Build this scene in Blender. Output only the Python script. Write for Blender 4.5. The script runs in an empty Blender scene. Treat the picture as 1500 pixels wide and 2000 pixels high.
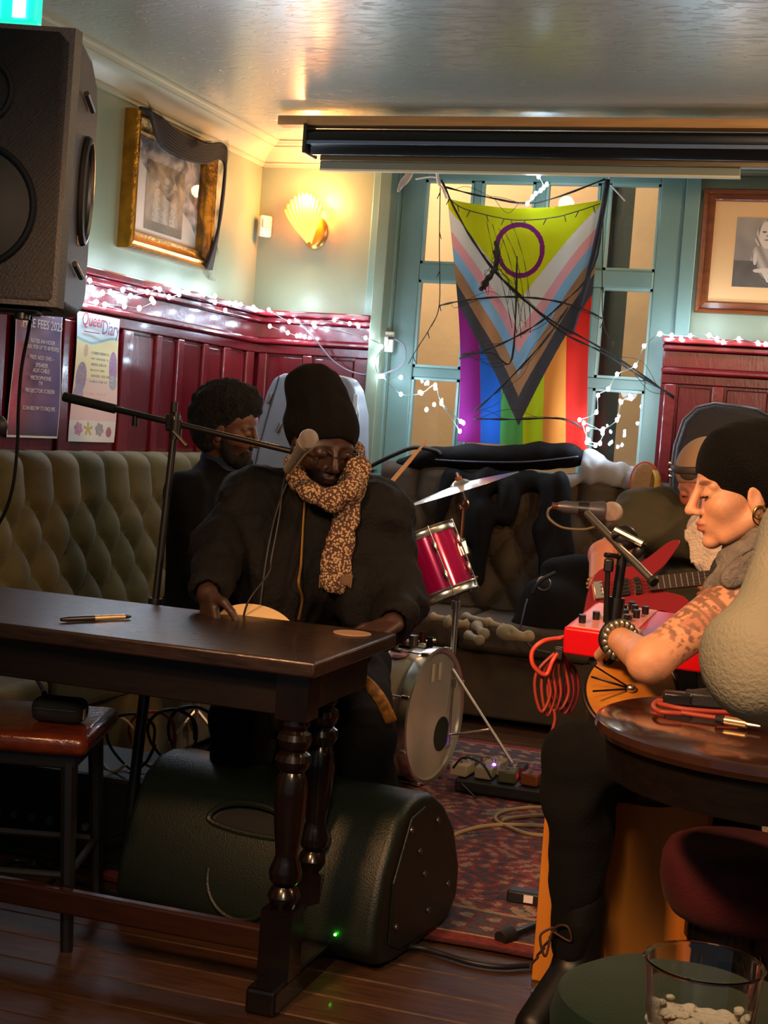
import bpy, bmesh, math, random
import numpy as np
from mathutils import Vector, Matrix, Quaternion
try:
    import openvdb
except ImportError:
    import pyopenvdb as openvdb
random.seed(7)
C = bpy.context.scene.collection
V = Vector
PI = math.pi

# ------------------------------------------------------------------ camera, world, big lights, exposure
F_PX, CAM_H = 2900.0, 1.25
YAW, PIT, ROL = math.radians(17.9), math.radians(3.33), math.radians(4.2)
_f0 = V((-math.sin(YAW), math.cos(YAW), 0)); _r0 = V((math.cos(YAW), math.sin(YAW), 0)); _z = V((0, 0, 1))
CF = _f0*math.cos(PIT) - _z*math.sin(PIT)
_u0 = _z*math.cos(PIT) + _f0*math.sin(PIT)
CR = _r0*math.cos(ROL) + _u0*math.sin(ROL)
CU = _u0*math.cos(ROL) - _r0*math.sin(ROL)
CO = V((0, 0, CAM_H))
cam_data = bpy.data.cameras.new('camera'); cam = bpy.data.objects.new('camera', cam_data); C.objects.link(cam)
cam.matrix_world = Matrix(((CR.x, CU.x, -CF.x, 0), (CR.y, CU.y, -CF.y, 0), (CR.z, CU.z, -CF.z, CAM_H), (0, 0, 0, 1)))
cam_data.sensor_fit = 'HORIZONTAL'; cam_data.sensor_width = 36; cam_data.lens = 36*F_PX/1500
cam_data.clip_start = .05; cam_data.clip_end = 60
SC = bpy.context.scene
SC.camera = cam
SC.view_settings.view_transform = 'Standard'; SC.view_settings.look = 'None'
SC.view_settings.gamma = 1; SC.view_settings.use_curve_mapping = False
SC.view_settings.exposure = 0.45
SC.cycles.use_denoising = True
W = bpy.data.worlds.new('world'); SC.world = W; W.use_nodes = True
W.node_tree.nodes['Background'].inputs[0].default_value = (.75, .85, 1, 1)
W.node_tree.nodes['Background'].inputs[1].default_value = .10

def light(name, kind, loc, power, col, size=.1, target=None, spread=None, size_y=None):
    d = bpy.data.lights.new(name, kind); d.energy = power; d.color = col
    if kind == 'AREA':
        d.size = size
        if size_y: d.shape = 'RECTANGLE'; d.size_y = size_y
        if spread: d.spread = spread
    else:
        d.shadow_soft_size = size
    o = bpy.data.objects.new(name, d); C.objects.link(o); o.location = loc
    if target is not None:
        o.rotation_euler = (V(target)-V(loc)).to_track_quat('-Z', 'Y').to_euler()
    return o
WARM = (1, .62, .30); COOL = (.62, .85, 1)
light('bar_lamp', 'AREA', (1.6, 3.2, 2.35), 32, (1, .50, .24), .35, (-.5, 3.6, .9))       # warm pendant of the bar on the right
light('bar_ceiling_lamp', 'AREA', (-.3, .35, 2.25), 11, (1, .70, .45), .5, (-.7, 3.8, .9), spread=math.radians(110))
light('stage_lamp', 'AREA', (-1.5, 1.0, 2.35), 9, (1, .48, .20), .25, (-.45, 3.5, .85), spread=math.radians(62))    # ceiling lamp over the audience
light('ceiling_spot_lamp', 'POINT', (.35, 5.2, 2.36), 26, (1, .74, .45), .08)
light('street_lamp', 'AREA', (-2.8, 7.5, 3.6), 100, (1, .78, .50), .5, (-1.6, 8.6, 1.7))

def at(px, py, d):
    return CO + (CF + CR*((px-750)/F_PX) - CU*((py-1000)/F_PX))*d
def on(ax, px, py, v):
    r = CF + CR*((px-750)/F_PX) - CU*((py-1000)/F_PX)
    return CO + r*((v-CO[ax])/r[ax])

# ------------------------------------------------------------------ materials
def lin(h):
    if isinstance(h, str):
        h = h.lstrip('#'); c = [int(h[i:i+2], 16)/255 for i in (0, 2, 4)]
        return tuple(x/12.92 if x <= .04045 else ((x+.055)/1.055)**2.4 for x in c)
    return tuple(h[:3])
_M = {}
def mat(name, col=(.5, .5, .5), rough=.6, metal=0, var=0, vscale=8, bump=0, bscale=40, emit=0, ecol=None, spec=.5, coat=0, attr=None,
        stretch=(1, 1, 1), trans=0, alpha=1, col2=None, detail=3, sheen=0, subs=0, rvar=0):
    if name in _M: return _M[name]
    m = bpy.data.materials.new(name); m.use_nodes = True; _M[name] = m
    nt = m.node_tree; N = nt.nodes; L = nt.links
    b = N['Principled BSDF']; c = lin(col)
    b.inputs['Base Color'].default_value = (*c, 1); b.inputs['Roughness'].default_value = rough
    b.inputs['Metallic'].default_value = metal; b.inputs['Specular IOR Level'].default_value = spec
    b.inputs['Coat Weight'].default_value = coat; b.inputs['Coat Roughness'].default_value = .08
    b.inputs['Transmission Weight'].default_value = trans; b.inputs['Alpha'].default_value = alpha
    if sheen: b.inputs['Sheen Weight'].default_value = sheen; b.inputs['Sheen Roughness'].default_value = .5
    if subs: b.inputs['Subsurface Weight'].default_value = subs; b.inputs['Subsurface Radius'].default_value = (.012, .004, .002); b.inputs['Subsurface Scale'].default_value = .6
    src = None
    if attr:
        a = N.new('ShaderNodeAttribute'); a.attribute_name = attr; src = a.outputs['Color']
    tc = N.new('ShaderNodeTexCoord'); mp = N.new('ShaderNodeMapping'); mp.inputs['Scale'].default_value = stretch
    L.new(tc.outputs['Object'], mp.inputs['Vector'])
    if var or col2:
        n = N.new('ShaderNodeTexNoise'); n.inputs['Scale'].default_value = vscale; n.inputs['Detail'].default_value = detail
        L.new(mp.outputs[0], n.inputs['Vector'])
        if col2:
            mx = N.new('ShaderNodeMix'); mx.data_type = 'RGBA'
            rp = N.new('ShaderNodeValToRGB'); rp.color_ramp.elements[0].position = .38; rp.color_ramp.elements[1].position = .62
            L.new(n.outputs['Fac'], rp.inputs[0]); L.new(rp.outputs[0], mx.inputs['Factor'])
            mx.inputs['A'].default_value = (*c, 1); mx.inputs['B'].default_value = (*lin(col2), 1)
            if src: L.new(src, mx.inputs['A'])
            src = mx.outputs['Result']
        if var:
            hs = N.new('ShaderNodeMix'); hs.data_type = 'RGBA'; hs.blend_type = 'MULTIPLY'; hs.inputs['Factor'].default_value = 1
            mr = N.new('ShaderNodeMapRange'); mr.inputs['From Min'].default_value = .3; mr.inputs['From Max'].default_value = .7
            mr.inputs['To Min'].default_value = 1-var; mr.inputs['To Max'].default_value = 1+var*.6
            L.new(n.outputs['Fac'], mr.inputs['Value'])
            hs.inputs['A'].default_value = (*c, 1)
            if src: L.new(src, hs.inputs['A'])
            L.new(mr.outputs[0], hs.inputs['B']); src = hs.outputs['Result']
    if rvar:
        n3 = N.new('ShaderNodeTexNoise'); n3.inputs['Scale'].default_value = vscale*2; L.new(mp.outputs[0], n3.inputs['Vector'])
        m3 = N.new('ShaderNodeMapRange'); m3.inputs['To Min'].default_value = max(0, rough-rvar); m3.inputs['To Max'].default_value = rough+rvar
        L.new(n3.outputs['Fac'], m3.inputs['Value']); L.new(m3.outputs[0], b.inputs['Roughness'])
    if src: L.new(src, b.inputs['Base Color'])
    if bump:
        n2 = N.new('ShaderNodeTexNoise'); n2.inputs['Scale'].default_value = bscale; n2.inputs['Detail'].default_value = 4
        L.new(mp.outputs[0], n2.inputs['Vector'])
        bp = N.new('ShaderNodeBump'); bp.inputs['Strength'].default_value = min(1, bump); bp.inputs['Distance'].default_value = .01
        L.new(n2.outputs['Fac'], bp.inputs['Height']); L.new(bp.outputs[0], b.inputs['Normal'])
    if emit:
        b.inputs['Emission Color'].default_value = (*lin(ecol or col), 1); b.inputs['Emission Strength'].default_value = emit
    return m

BLACK = mat('black_plastic', '#1b1b1d', .45, bump=.15, bscale=300)
BLACKM = mat('black_metal', '#151517', .32, spec=.6)
CHROME = mat('chrome', '#e6e2dd', .26, 1)
STEEL = mat('dull_steel', '#8d8781', .35, 1)
RUBBER = mat('black_rubber', '#0e0e0f', .7)
DARKWOOD = mat('dark_table_wood', '#2c1f1a', .34, var=.55, vscale=9, stretch=(1, 8, 8), bump=.12, bscale=60, coat=.15, rvar=.16)

# ------------------------------------------------------------------ object helpers
def tag(o, label=None, cat=None, group=None, kind=None):
    if label: o['label'] = label
    if cat: o['category'] = cat
    if group: o['group'] = group
    if kind: o['kind'] = kind
    return o
def thing(name, label, cat, loc=(0, 0, 0), group=None):
    o = bpy.data.objects.new(name, None); C.objects.link(o); o.location = loc; o.empty_display_size = .05
    return tag(o, label, cat, group)
def world_of(o):
    b = Matrix.Translation(o.location)
    return b if o.parent is None else world_of(o.parent) @ o.matrix_parent_inverse @ b
def adopt(o, parent):
    if parent is not None:
        o.parent = parent; o.matrix_parent_inverse = world_of(parent).inverted()
def link_mesh(name, me, m=None, parent=None, smooth=True, bev=0, seg=2, angle=40):
    o = bpy.data.objects.new(name, me); C.objects.link(o)
    if m is not None:
        for x in (m if isinstance(m, (list, tuple)) else [m]): me.materials.append(x)
    if smooth:
        me.shade_smooth()
        if smooth != 'all':
            try: me.set_sharp_from_angle(angle=math.radians(angle))
            except Exception: pass
    if bev:
        b = o.modifiers.new('bevel', 'BEVEL'); b.width = bev; b.segments = seg; b.limit_method = 'ANGLE'; b.angle_limit = math.radians(35)
        b.harden_normals = False
    adopt(o, parent)
    return o

def frame_from(z, x=None):
    z = V(z).normalized()
    x = V(x) if x is not None else (V((0, 0, 1)) if abs(z.z) < .9 else V((1, 0, 0)))
    y = z.cross(x).normalized(); x = y.cross(z).normalized()
    return Matrix((x, y, z)).transposed()      # columns x y z

class MB:
    def __init__(s): s.v = []; s.f = []; s.mi = []; s.cur = 0
    def add(s, vs, fs):
        n = len(s.v); s.v += [tuple(v) for v in vs]; s.f += [tuple(i+n for i in f) for f in fs]; s.mi += [s.cur]*len(fs); return s
    def box(s, c, size, R=None, taper=1):
        c = V(c); hx, hy, hz = [x/2 for x in size]
        vs = []
        for z in (-1, 1):
            k = taper if z > 0 else 1
            for x, y in ((-1, -1), (1, -1), (1, 1), (-1, 1)):
                p = V((x*hx*k, y*hy*k, z*hz)); vs.append(c+(R @ p if R else p))
        return s.add(vs, [(3, 2, 1, 0), (4, 5, 6, 7), (0, 1, 5, 4), (1, 2, 6, 5), (2, 3, 7, 6), (3, 0, 4, 7)])
    def span(s, a, b):
        a, b = V(a), V(b); return s.box((a+b)/2, [abs(b[i]-a[i]) for i in range(3)])
    def cyl(s, p0, p1, r0, r1=None, n=20, cap=True):
        return s.tube([p0, p1], [r0, r0 if r1 is None else r1], n, cap)
    def tube(s, pts, rad, n=8, cap=True, closed=False, sx=1, up=None):
        pts = [V(p) for p in pts]; k = len(pts)
        if not hasattr(rad, '__len__'): rad = [rad]*k
        T = []
        for i in range(k):
            a = pts[i-1] if (i > 0 or closed) else pts[i]; b = pts[(i+1) % k] if (i < k-1 or closed) else pts[i]
            t = (b-a); T.append(t.normalized() if t.length > 1e-9 else V((0, 0, 1)))
        fr = frame_from(T[0], up); x = fr.col[0].copy()
        vs = []; fs = []
        for i in range(k):
            t = T[i]; x = (x - t*x.dot(t))
            x = x.normalized() if x.length > 1e-6 else frame_from(t).col[0].copy()
            y = t.cross(x)
            for j in range(n):
                a = 2*PI*j/n; vs.append(pts[i]+(x*math.cos(a)*sx+y*math.sin(a))*rad[i])
        for i in range(k if closed else k-1):
            i2 = (i+1) % k
            for j in range(n):
                j2 = (j+1) % n; fs.append((i*n+j, i*n+j2, i2*n+j2, i2*n+j))
        if cap and not closed:
            fs.append(tuple(range(n-1, -1, -1))); fs.append(tuple((k-1)*n+j for j in range(n)))
        return s.add(vs, fs)
    def lathe(s, prof, base, axis=(0, 0, 1), n=28, cap=True, x=None, sy=1):
        R = frame_from(axis, x); base = V(base); vs = []; fs = []; k = len(prof)
        for r, h in prof:
            for j in range(n):
                a = 2*PI*j/n; vs.append(base+R @ V((r*math.cos(a), r*math.sin(a)*sy, h)))
        for i in range(k-1):
            for j in range(n):
                j2 = (j+1) % n; fs.append((i*n+j, i*n+j2, (i+1)*n+j2, (i+1)*n+j))
        if cap:
            fs.append(tuple(range(n-1, -1, -1))); fs.append(tuple((k-1)*n+j for j in range(n)))
        return s.add(vs, fs)
    def ell(s, c, r, R=None, nu=16, nv=10):
        if not hasattr(r, '__len__'): r = (r, r, r)
        c = V(c); vs = []; fs = []
        for i in range(nv+1):
            t = PI*i/nv
            for j in range(nu):
                a = 2*PI*j/nu; p = V((r[0]*math.sin(t)*math.cos(a), r[1]*math.sin(t)*math.sin(a), r[2]*math.cos(t)))
                vs.append(c+(R @ p if R else p))
        for i in range(nv):
            for j in range(nu):
                j2 = (j+1) % nu; fs.append((i*nu+j, (i+1)*nu+j, (i+1)*nu+j2, i*nu+j2))
        return s.add(vs, fs)
    def prism(s, poly, o, ex, ey, ez):
        """poly of (x, y) in the plane o + x*ex + y*ey, pushed along ez (a vector with length)"""
        o, ex, ey, ez = V(o), V(ex), V(ey), V(ez); n = len(poly)
        lo = [o+ex*x+ey*y for x, y in poly]; hi = [p+ez for p in lo]
        fs = [tuple(range(n-1, -1, -1)), tuple(range(n, 2*n))]+[(i, (i+1) % n, n+(i+1) % n, n+i) for i in range(n)]
        return s.add(lo+hi, fs)
    def torus(s, c, axis, R, r, n=32, m=8, sy=1, x=None):
        fr = frame_from(axis, x); c = V(c)
        return s.tube([c+fr @ V((R*math.cos(2*PI*i/n), R*sy*math.sin(2*PI*i/n), 0)) for i in range(n)], r, m, closed=True)
    def build(s, name, m=None, parent=None, smooth=True, bev=0, seg=2, angle=40, weld=False):
        me = bpy.data.meshes.new(name); me.from_pydata(s.v, [], s.f)
        if any(s.mi): me.polygons.foreach_set('material_index', s.mi)
        bm = bmesh.new(); bm.from_mesh(me)
        if weld: bmesh.ops.remove_doubles(bm, verts=bm.verts, dist=1e-5)
        bmesh.ops.recalc_face_normals(bm, faces=bm.faces); bm.to_mesh(me); bm.free()
        return link_mesh(name, me, m, parent, smooth, bev, seg, angle)

def grid_mesh(name, fn, nu, nv, m, parent=None, col=None, thick=0, smooth='all', wrap=False):
    """fn(u, v) -> point for u, v in 0..1; col(u, v) -> linear colour of a face"""
    vs = []; fs = []
    for j in range(nv+1):
        for i in range(nu+1): vs.append(tuple(fn(i/nu, j/nv)))
    for j in range(nv):
        for i in range(nu):
            a = j*(nu+1)+i; fs.append((a, a+1, a+nu+2, a+nu+1))
    me = bpy.data.meshes.new(name); me.from_pydata(vs, [], fs)
    if col:
        ca = me.color_attributes.new('Col', 'FLOAT_COLOR', 'CORNER')
        arr = np.ones((len(fs)*4, 4), np.float32)
        k = 0
        for j in range(nv):
            for i in range(nu):
                arr[k:k+4, :3] = col((i+.5)/nu, (j+.5)/nv); k += 4
        ca.data.foreach_set('color', arr.ravel())
    o = link_mesh(name, me, m, parent, smooth)
    if thick:
        s = o.modifiers.new('solid', 'SOLIDIFY'); s.thickness = thick; s.offset = 0
    return o

def curve_pts(ctrl, n=8, closed=False):
    """Catmull-Rom through control points"""
    P = [V(p) for p in ctrl]; out = []; k = len(P)
    for i in range(k if closed else k-1):
        g = (lambda j: P[j % k]) if closed else (lambda j: P[max(0, min(k-1, j))])
        p0, p1, p2, p3 = g(i-1), g(i), g(i+1), g(i+2)
        for t in range(n):
            t /= n
            out.append(.5*((2*p1)+(p2-p0)*t+(2*p0-5*p1+4*p2-p3)*t*t+(3*p1-p0-3*p2+p3)*t**3))
    if not closed: out.append(P[-1])
    return out
def cable(name, ctrl, r, m, parent=None, n=8, seg=6):
    return MB().tube(curve_pts(ctrl, n), r, seg).build(name, m, parent, 'all')

def text_mesh(name, s, loc, right, up, size, m, parent=None, align='CENTER', depth=.0006, sx=1, shear=0):
    cu = bpy.data.curves.new(name, 'FONT'); cu.body = s; cu.size = size; cu.extrude = depth; cu.align_x = align; cu.shear = shear
    cu.resolution_u = 2
    tmp = bpy.data.objects.new(name, cu); C.objects.link(tmp)
    dg = bpy.context.evaluated_depsgraph_get(); me = bpy.data.meshes.new_from_object(tmp.evaluated_get(dg))
    bpy.data.objects.remove(tmp)
    r, u = V(right).normalized(), V(up).normalized(); nrm = r.cross(u)
    M = Matrix(((r.x*sx, u.x, nrm.x, loc[0]), (r.y*sx, u.y, nrm.y, loc[1]), (r.z*sx, u.z, nrm.z, loc[2]), (0, 0, 0, 1)))
    me.transform(M); me.materials.clear()
    return link_mesh(name, me, m, parent, False)

# ------------------------------------------------------------------ signed distance modelling for bodies and cloth
class Field:
    def __init__(s, lo, hi, h):
        s.h = h; s.lo = np.array(lo, np.float32)-2*h; n = np.ceil((np.array(hi)+2*h-s.lo)/h).astype(int)+1
        s.n = n; s.a = np.full(n, .05, np.float32)
    def win(s, lo, hi, pad):
        i0 = np.maximum(0, np.floor((np.array(lo)-pad-s.lo)/s.h).astype(int)); i1 = np.minimum(s.n, np.ceil((np.array(hi)+pad-s.lo)/s.h).astype(int)+1)
        if (i1 <= i0).any(): return None
        X, Y, Z = [(s.lo[a]+s.h*np.arange(i0[a], i1[a])).astype(np.float32) for a in range(3)]
        return (slice(i0[0], i1[0]), slice(i0[1], i1[1]), slice(i0[2], i1[2])), X[:, None, None], Y[None, :, None], Z[None, None, :]
    def comb(s, sl, d, k, op):
        a = s.a[sl]
        if op == 'sub':
            d = -d
            hh = np.clip(.5-.5*(a-d)/k, 0, 1) if k else (d > a)*1.0
            s.a[sl] = a*(1-hh)+d*hh+k*hh*(1-hh)
        else:
            hh = np.clip(.5+.5*(a-d)/k, 0, 1)
            s.a[sl] = a*(1-hh)+d*hh-k*hh*(1-hh)
    def cap(s, p, q, r0, r1=None, k=.01, op='add', flat=None):
        r1 = r0 if r1 is None else r1; p = np.array(p, float); q = np.array(q, float); R = max(r0, r1)
        w = s.win(np.minimum(p, q)-R, np.maximum(p, q)+R, k+3*s.h)
        if w is None: return
        sl, X, Y, Z = w; d = q-p; L2 = max(1e-9, float(d@d))
        t = np.clip(((X-p[0])*d[0]+(Y-p[1])*d[1]+(Z-p[2])*d[2])/L2, 0, 1)
        dx = X-p[0]-t*d[0]; dy = Y-p[1]-t*d[1]; dz = Z-p[2]-t*d[2]
        dist2 = dx*dx+dy*dy+dz*dz
        if flat is not None:      # (unit vector, factor): squash the section along this vector
            u, fk = flat; du = dx*u[0]+dy*u[1]+dz*u[2]; dist2 = dist2+(fk*fk-1)*du*du
        s.comb(sl, np.sqrt(dist2)-(r0+(r1-r0)*t), k, op)
    def ell(s, c, r, R=None, k=.01, op='add'):
        c = np.array(c, float); r = np.array(r, float) if hasattr(r, '__len__') else np.array([r, r, r], float)
        R = np.eye(3) if R is None else np.array(R); e = np.sqrt(((R*r)**2).sum(1))
        w = s.win(c-e, c+e, k+3*s.h)
        if w is None: return
        sl, X, Y, Z = w; X = X-c[0]; Y = Y-c[1]; Z = Z-c[2]
        q = [(X*R[0, i]+Y*R[1, i]+Z*R[2, i])/r[i] for i in range(3)]
        k0 = np.sqrt(q[0]**2+q[1]**2+q[2]**2); k1 = np.sqrt((q[0]/r[0])**2+(q[1]/r[1])**2+(q[2]/r[2])**2)+1e-9
        s.comb(sl, k0*(k0-1)/k1, k, op)
    def noise(s, amp, freq, seed=0, mask=None):
        """folds: push the surface in and out by a few warped sine waves"""
        rs = np.random.RandomState(seed); X, Y, Z = [(s.lo[a]+s.h*np.arange(s.n[a])).astype(np.float32) for a in range(3)]
        X = X[:, None, None]; Y = Y[None, :, None]; Z = Z[None, None, :]
        t = 0
        for i in range(4):
            d = rs.normal(size=3); d[2] *= .45; d /= np.linalg.norm(d); e = rs.normal(size=3); f = freq*(1+.7*i)
            t = t+np.sin(f*(d[0]*X+d[1]*Y+d[2]*Z)+1.6*np.sin(f*.45*(e[0]*X+e[1]*Y+e[2]*Z)+rs.rand()*6)+rs.rand()*6)/(1+.6*i)
        s.a += (amp*t).astype(np.float32)
    def mesh(s, name, m, parent=None, col=None, smooth_it=0, adapt=0.0):
        g = openvdb.FloatGrid(); g.background = .05
        g.copyFromArray(s.a.astype(np.float32))
        pts, tris, quads = g.convertToPolygons(isovalue=0.0, adaptivity=adapt)
        pts = pts*s.h+s.lo
        me = bpy.data.meshes.new(name)
        faces = [tuple(int(i) for i in q[::-1]) for q in quads]+[tuple(int(i) for i in q[::-1]) for q in tris]
        me.from_pydata(pts.tolist(), [], faces)
        if col:
            ca = me.color_attributes.new('Col', 'FLOAT_COLOR', 'POINT'); arr = np.ones((len(pts), 4), np.float32)
            arr[:, :3] = col(pts); ca.data.foreach_set('color', arr.ravel())
        o = link_mesh(name, me, m, parent, 'all')
        if smooth_it:
            sm = o.modifiers.new('smooth', 'SMOOTH'); sm.iterations = smooth_it; sm.factor = .5
        return o
# ================================================================== THE ROOM
XL, YB, ZC = -3.0, 6.91, 2.6
def structure(o): o['kind'] = 'structure'; return o
def wallmat():
    m = mat('sage_wall_paint', '#828d76', .36, var=.10, vscale=2.2, bump=.10, bscale=35, spec=.5)
    return m
WALL = wallmat()
TEAL = mat('teal_gloss_paint', '#74928a', .34, var=.08, vscale=5, bump=.05, bscale=60)
CREAM = mat('cornice_paint', '#a9a88e', .38, var=.06)
RED = mat('oxblood_gloss_wood', '#611019', .20, var=.22, vscale=5, stretch=(3, 3, .5), bump=.08, bscale=30, coat=.35)
REDRAIL = mat('oxblood_rail_wood', '#6c141c', .22, var=.25, vscale=7, bump=.06, bscale=40, coat=.35)
# floor
structure(MB().span((-3.3, -1.0, -.12), (2.6, 7.2, -.012)).build('floor', mat('floor_underside', '#120b07', .8), None, False))
FL = bpy.data.objects['floor']
PLANK = [mat('oak_plank_%d' % i, c, .50, var=.45, vscale=7, stretch=(1.2, 9, 1), bump=.15, bscale=25, coat=.08) for i, c in enumerate(('#4a2f1d', '#523420', '#402817'))]
pl_me = {}
for k in range(3):
    o = MB().span((-1.45, -.064, -.012), (1.45, .064, 0)).build('plank', PLANK[k], FL, False, bev=.003, seg=1)
    o.location = (0, 0, -5); pl_me[k] = o
first = set()
cnt = 0
for row in range(44):
    y = 1.5+row*.131
    for s in range(2):
        x = -1.75+s*2.91+(row % 3)*.31-.3
        k = (row*2+s+row//3) % 3
        if k in first:
            o = pl_me[k].copy(); C.objects.link(o)
        else:
            o = pl_me[k]; first.add(k)
        o.location = (x, y, 0)
# walls
structure(MB().span((XL-.15, -1, -.1), (XL, YB+.15, ZC+.1)).build('wall_left', WALL, None, False))
WX0, WX1, WZ0, WZ1 = -2.26, -.90, 1.0, 2.52
wb = MB()
for a, b in (((XL, YB, -.1), (WX0, YB+.2, ZC)), ((WX1, YB, -.1), (2.6, YB+.2, ZC)), ((WX0, YB, -.1), (WX1, YB+.2, WZ0)), ((WX0, YB, WZ1), (WX1, YB+.2, ZC))): wb.span(a, b)
structure(wb.build('wall_back', WALL, None, False))
structure(MB().span((2.6, -1, -.1), (2.75, YB+.2, ZC+.1)).build('wall_right', WALL, None, False))
# ceiling with an embossed paper
cm = mat('embossed_ceiling_paint', '#a7ad9b', .24, spec=1.0, coat=.8)
nt = cm.node_tree; N = nt.nodes; L = nt.links; bs = N['Principled BSDF']
tc = N.new('ShaderNodeTexCoord'); mp = N.new('ShaderNodeMapping'); mp.inputs['Scale'].default_value = (9, 26, 1)
L.new(tc.outputs['Object'], mp.inputs[0])
n1 = N.new('ShaderNodeTexNoise'); n1.inputs['Scale'].default_value = 1.6; n1.inputs['Detail'].default_value = 5; n1.inputs['Distortion'].default_value = 1.2
L.new(mp.outputs[0], n1.inputs['Vector'])
rp = N.new('ShaderNodeValToRGB'); rp.color_ramp.elements[0].position = .33; rp.color_ramp.elements[1].position = .46
bs.inputs['Coat Roughness'].default_value = .30
L.new(n1.outputs['Fac'], rp.inputs[0])
bp = N.new('ShaderNodeBump'); bp.inputs['Strength'].default_value = .55; bp.inputs['Distance'].default_value = .012
L.new(rp.outputs[0], bp.inputs['Height']); L.new(bp.outputs[0], bs.inputs['Normal'])
structure(MB().span((XL-.15, -1, ZC), (2.75, YB+.2, ZC+.12)).build('ceiling', cm, None, False))
# cornices
prof = [(0, 0), (0, -.112), (.010, -.112), (.010, -.100), (.022, -.096), (.018, -.088), (.026, -.080), (.044, -.058), (.070, -.040), (.100, -.030), (.100, -.022), (.120, -.018), (.124, -.010), (.140, -.008), (.140, 0)]
structure(MB().prism([(x, z) for x, z in prof], (XL, -.9, ZC), (1, 0, 0), (0, 0, 1), (0, YB+.9, 0)).build('trim_1', CREAM, None, True, angle=25))
structure(MB().prism([(x, z) for x, z in prof], (XL, YB, ZC), (0, -1, 0), (0, 0, 1), (WX0-.12-XL, 0, 0)).build('trim_2', CREAM, None, True, angle=25))
structure(MB().prism([(x, z) for x, z in prof], (WX1+.12, YB, ZC), (0, -1, 0), (0, 0, 1), (2.6-WX1-.12, 0, 0)).build('trim_6', CREAM, None, True, angle=25))
def glassy(name, f):
    m = bpy.data.materials.new(name); m.use_nodes = True; nt = m.node_tree; nt.nodes.clear()
    oo = nt.nodes.new('ShaderNodeOutputMaterial'); mx = nt.nodes.new('ShaderNodeMixShader'); tr = nt.nodes.new('ShaderNodeBsdfTransparent'); gl = nt.nodes.new('ShaderNodeBsdfGlossy')
    gl.inputs['Roughness'].default_value = .04; fz = nt.nodes.new('ShaderNodeFresnel'); fz.inputs[0].default_value = f
    gg = nt.nodes.new('ShaderNodeNewGeometry'); mm = nt.nodes.new('ShaderNodeMath'); mm.operation = 'MULTIPLY'; sb = nt.nodes.new('ShaderNodeMath'); sb.operation = 'SUBTRACT'; sb.inputs[0].default_value = 1
    nt.links.new(gg.outputs['Backfacing'], sb.inputs[1]); nt.links.new(fz.outputs[0], mm.inputs[0]); nt.links.new(sb.outputs[0], mm.inputs[1])
    nt.links.new(mm.outputs[0], mx.inputs[0]); nt.links.new(tr.outputs[0], mx.inputs[1]); nt.links.new(gl.outputs[0], mx.inputs[2]); nt.links.new(mx.outputs[0], oo.inputs[0])
    return m
gm2 = glassy('picture_glass', 1.2)
# ---- panelling
def panelling(name, axis, fixed, sgn, bounds, ztop, lo, hi, ret=False):
    """boards on a wall: axis 'y' runs along the left wall (fixed = x), 'x' along the back wall (fixed = y)"""
    def pt(a, out, z):
        return (fixed+sgn*out, a, z) if axis == 'y' else (a, fixed+sgn*out, z)
    root = structure(MB().span(pt(lo, 0, 0), pt(hi, .045, ztop-.02)).build(name, RED, None, False))
    MB().span(pt(lo, .0, ztop-.02), pt(hi, .125, ztop+.008)).build('cap_shelf', REDRAIL, root, False, bev=.006)
    MB().span(pt(lo, .0, ztop-.05), pt(hi, .095, ztop-.021)).build('cap_moulding', REDRAIL, root, False, bev=.008, seg=3)
    MB().span(pt(lo, .04, ztop-.125), pt(hi, .058, ztop-.051)).build('frieze_board', RED, root, False, bev=.003)
    MB().span(pt(lo, .04, ztop-.155), pt(hi, .085, ztop-.126)).build('bead_moulding', REDRAIL, root, False, bev=.010, seg=3)
    MB().span(pt(lo, .04, ztop-.20), pt(hi, .066, ztop-.156)).build('rail', RED, root, False, bev=.004)
    for a, b in bounds['stile']:
        MB().span(pt(a, .04, .1), pt(b, .066, ztop-.201)).build('stile', REDRAIL, root, False, bev=.005)
    for a, b in bounds['panel']:
        MB().span(pt(a+.006, .04, .1), pt(b-.006, .052, ztop-.212)).build('panel', RED, root, False, bev=.007, seg=2)
    return root
stl = [(3.95, 4.02), (4.52, 4.60), (4.99, 5.08), (5.46, 5.55), (5.765, 5.815), (5.97, 6.03), (6.235, 6.285), (6.46, 6.54), (6.73, 6.82)]
pan = [(stl[i][1], stl[i+1][0]) for i in range(len(stl)-1)]
panelling('trim_3', 'y', XL, 1, dict(stile=stl, panel=pan), 1.765, 2.5, YB-.05)
xs = [(-2.925, -2.88), (-2.69, -2.64), (-2.42, -2.34)]
panelling('trim_4', 'x', YB, -1, dict(stile=xs, panel=[(-2.88, -2.69), (-2.64, -2.42)]), 1.765, XL+.04, -2.335)
xs = [(-.915, -.86), (-.70, -.645), (-.45, -.40), (-.15, -.1), (.2, .25), (.6, .65)]
panelling('trim_5', 'x', YB, -1, dict(stile=xs, panel=[(xs[i][1], xs[i+1][0]) for i in range(5)]), 1.735, -.935, 2.4)
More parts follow.
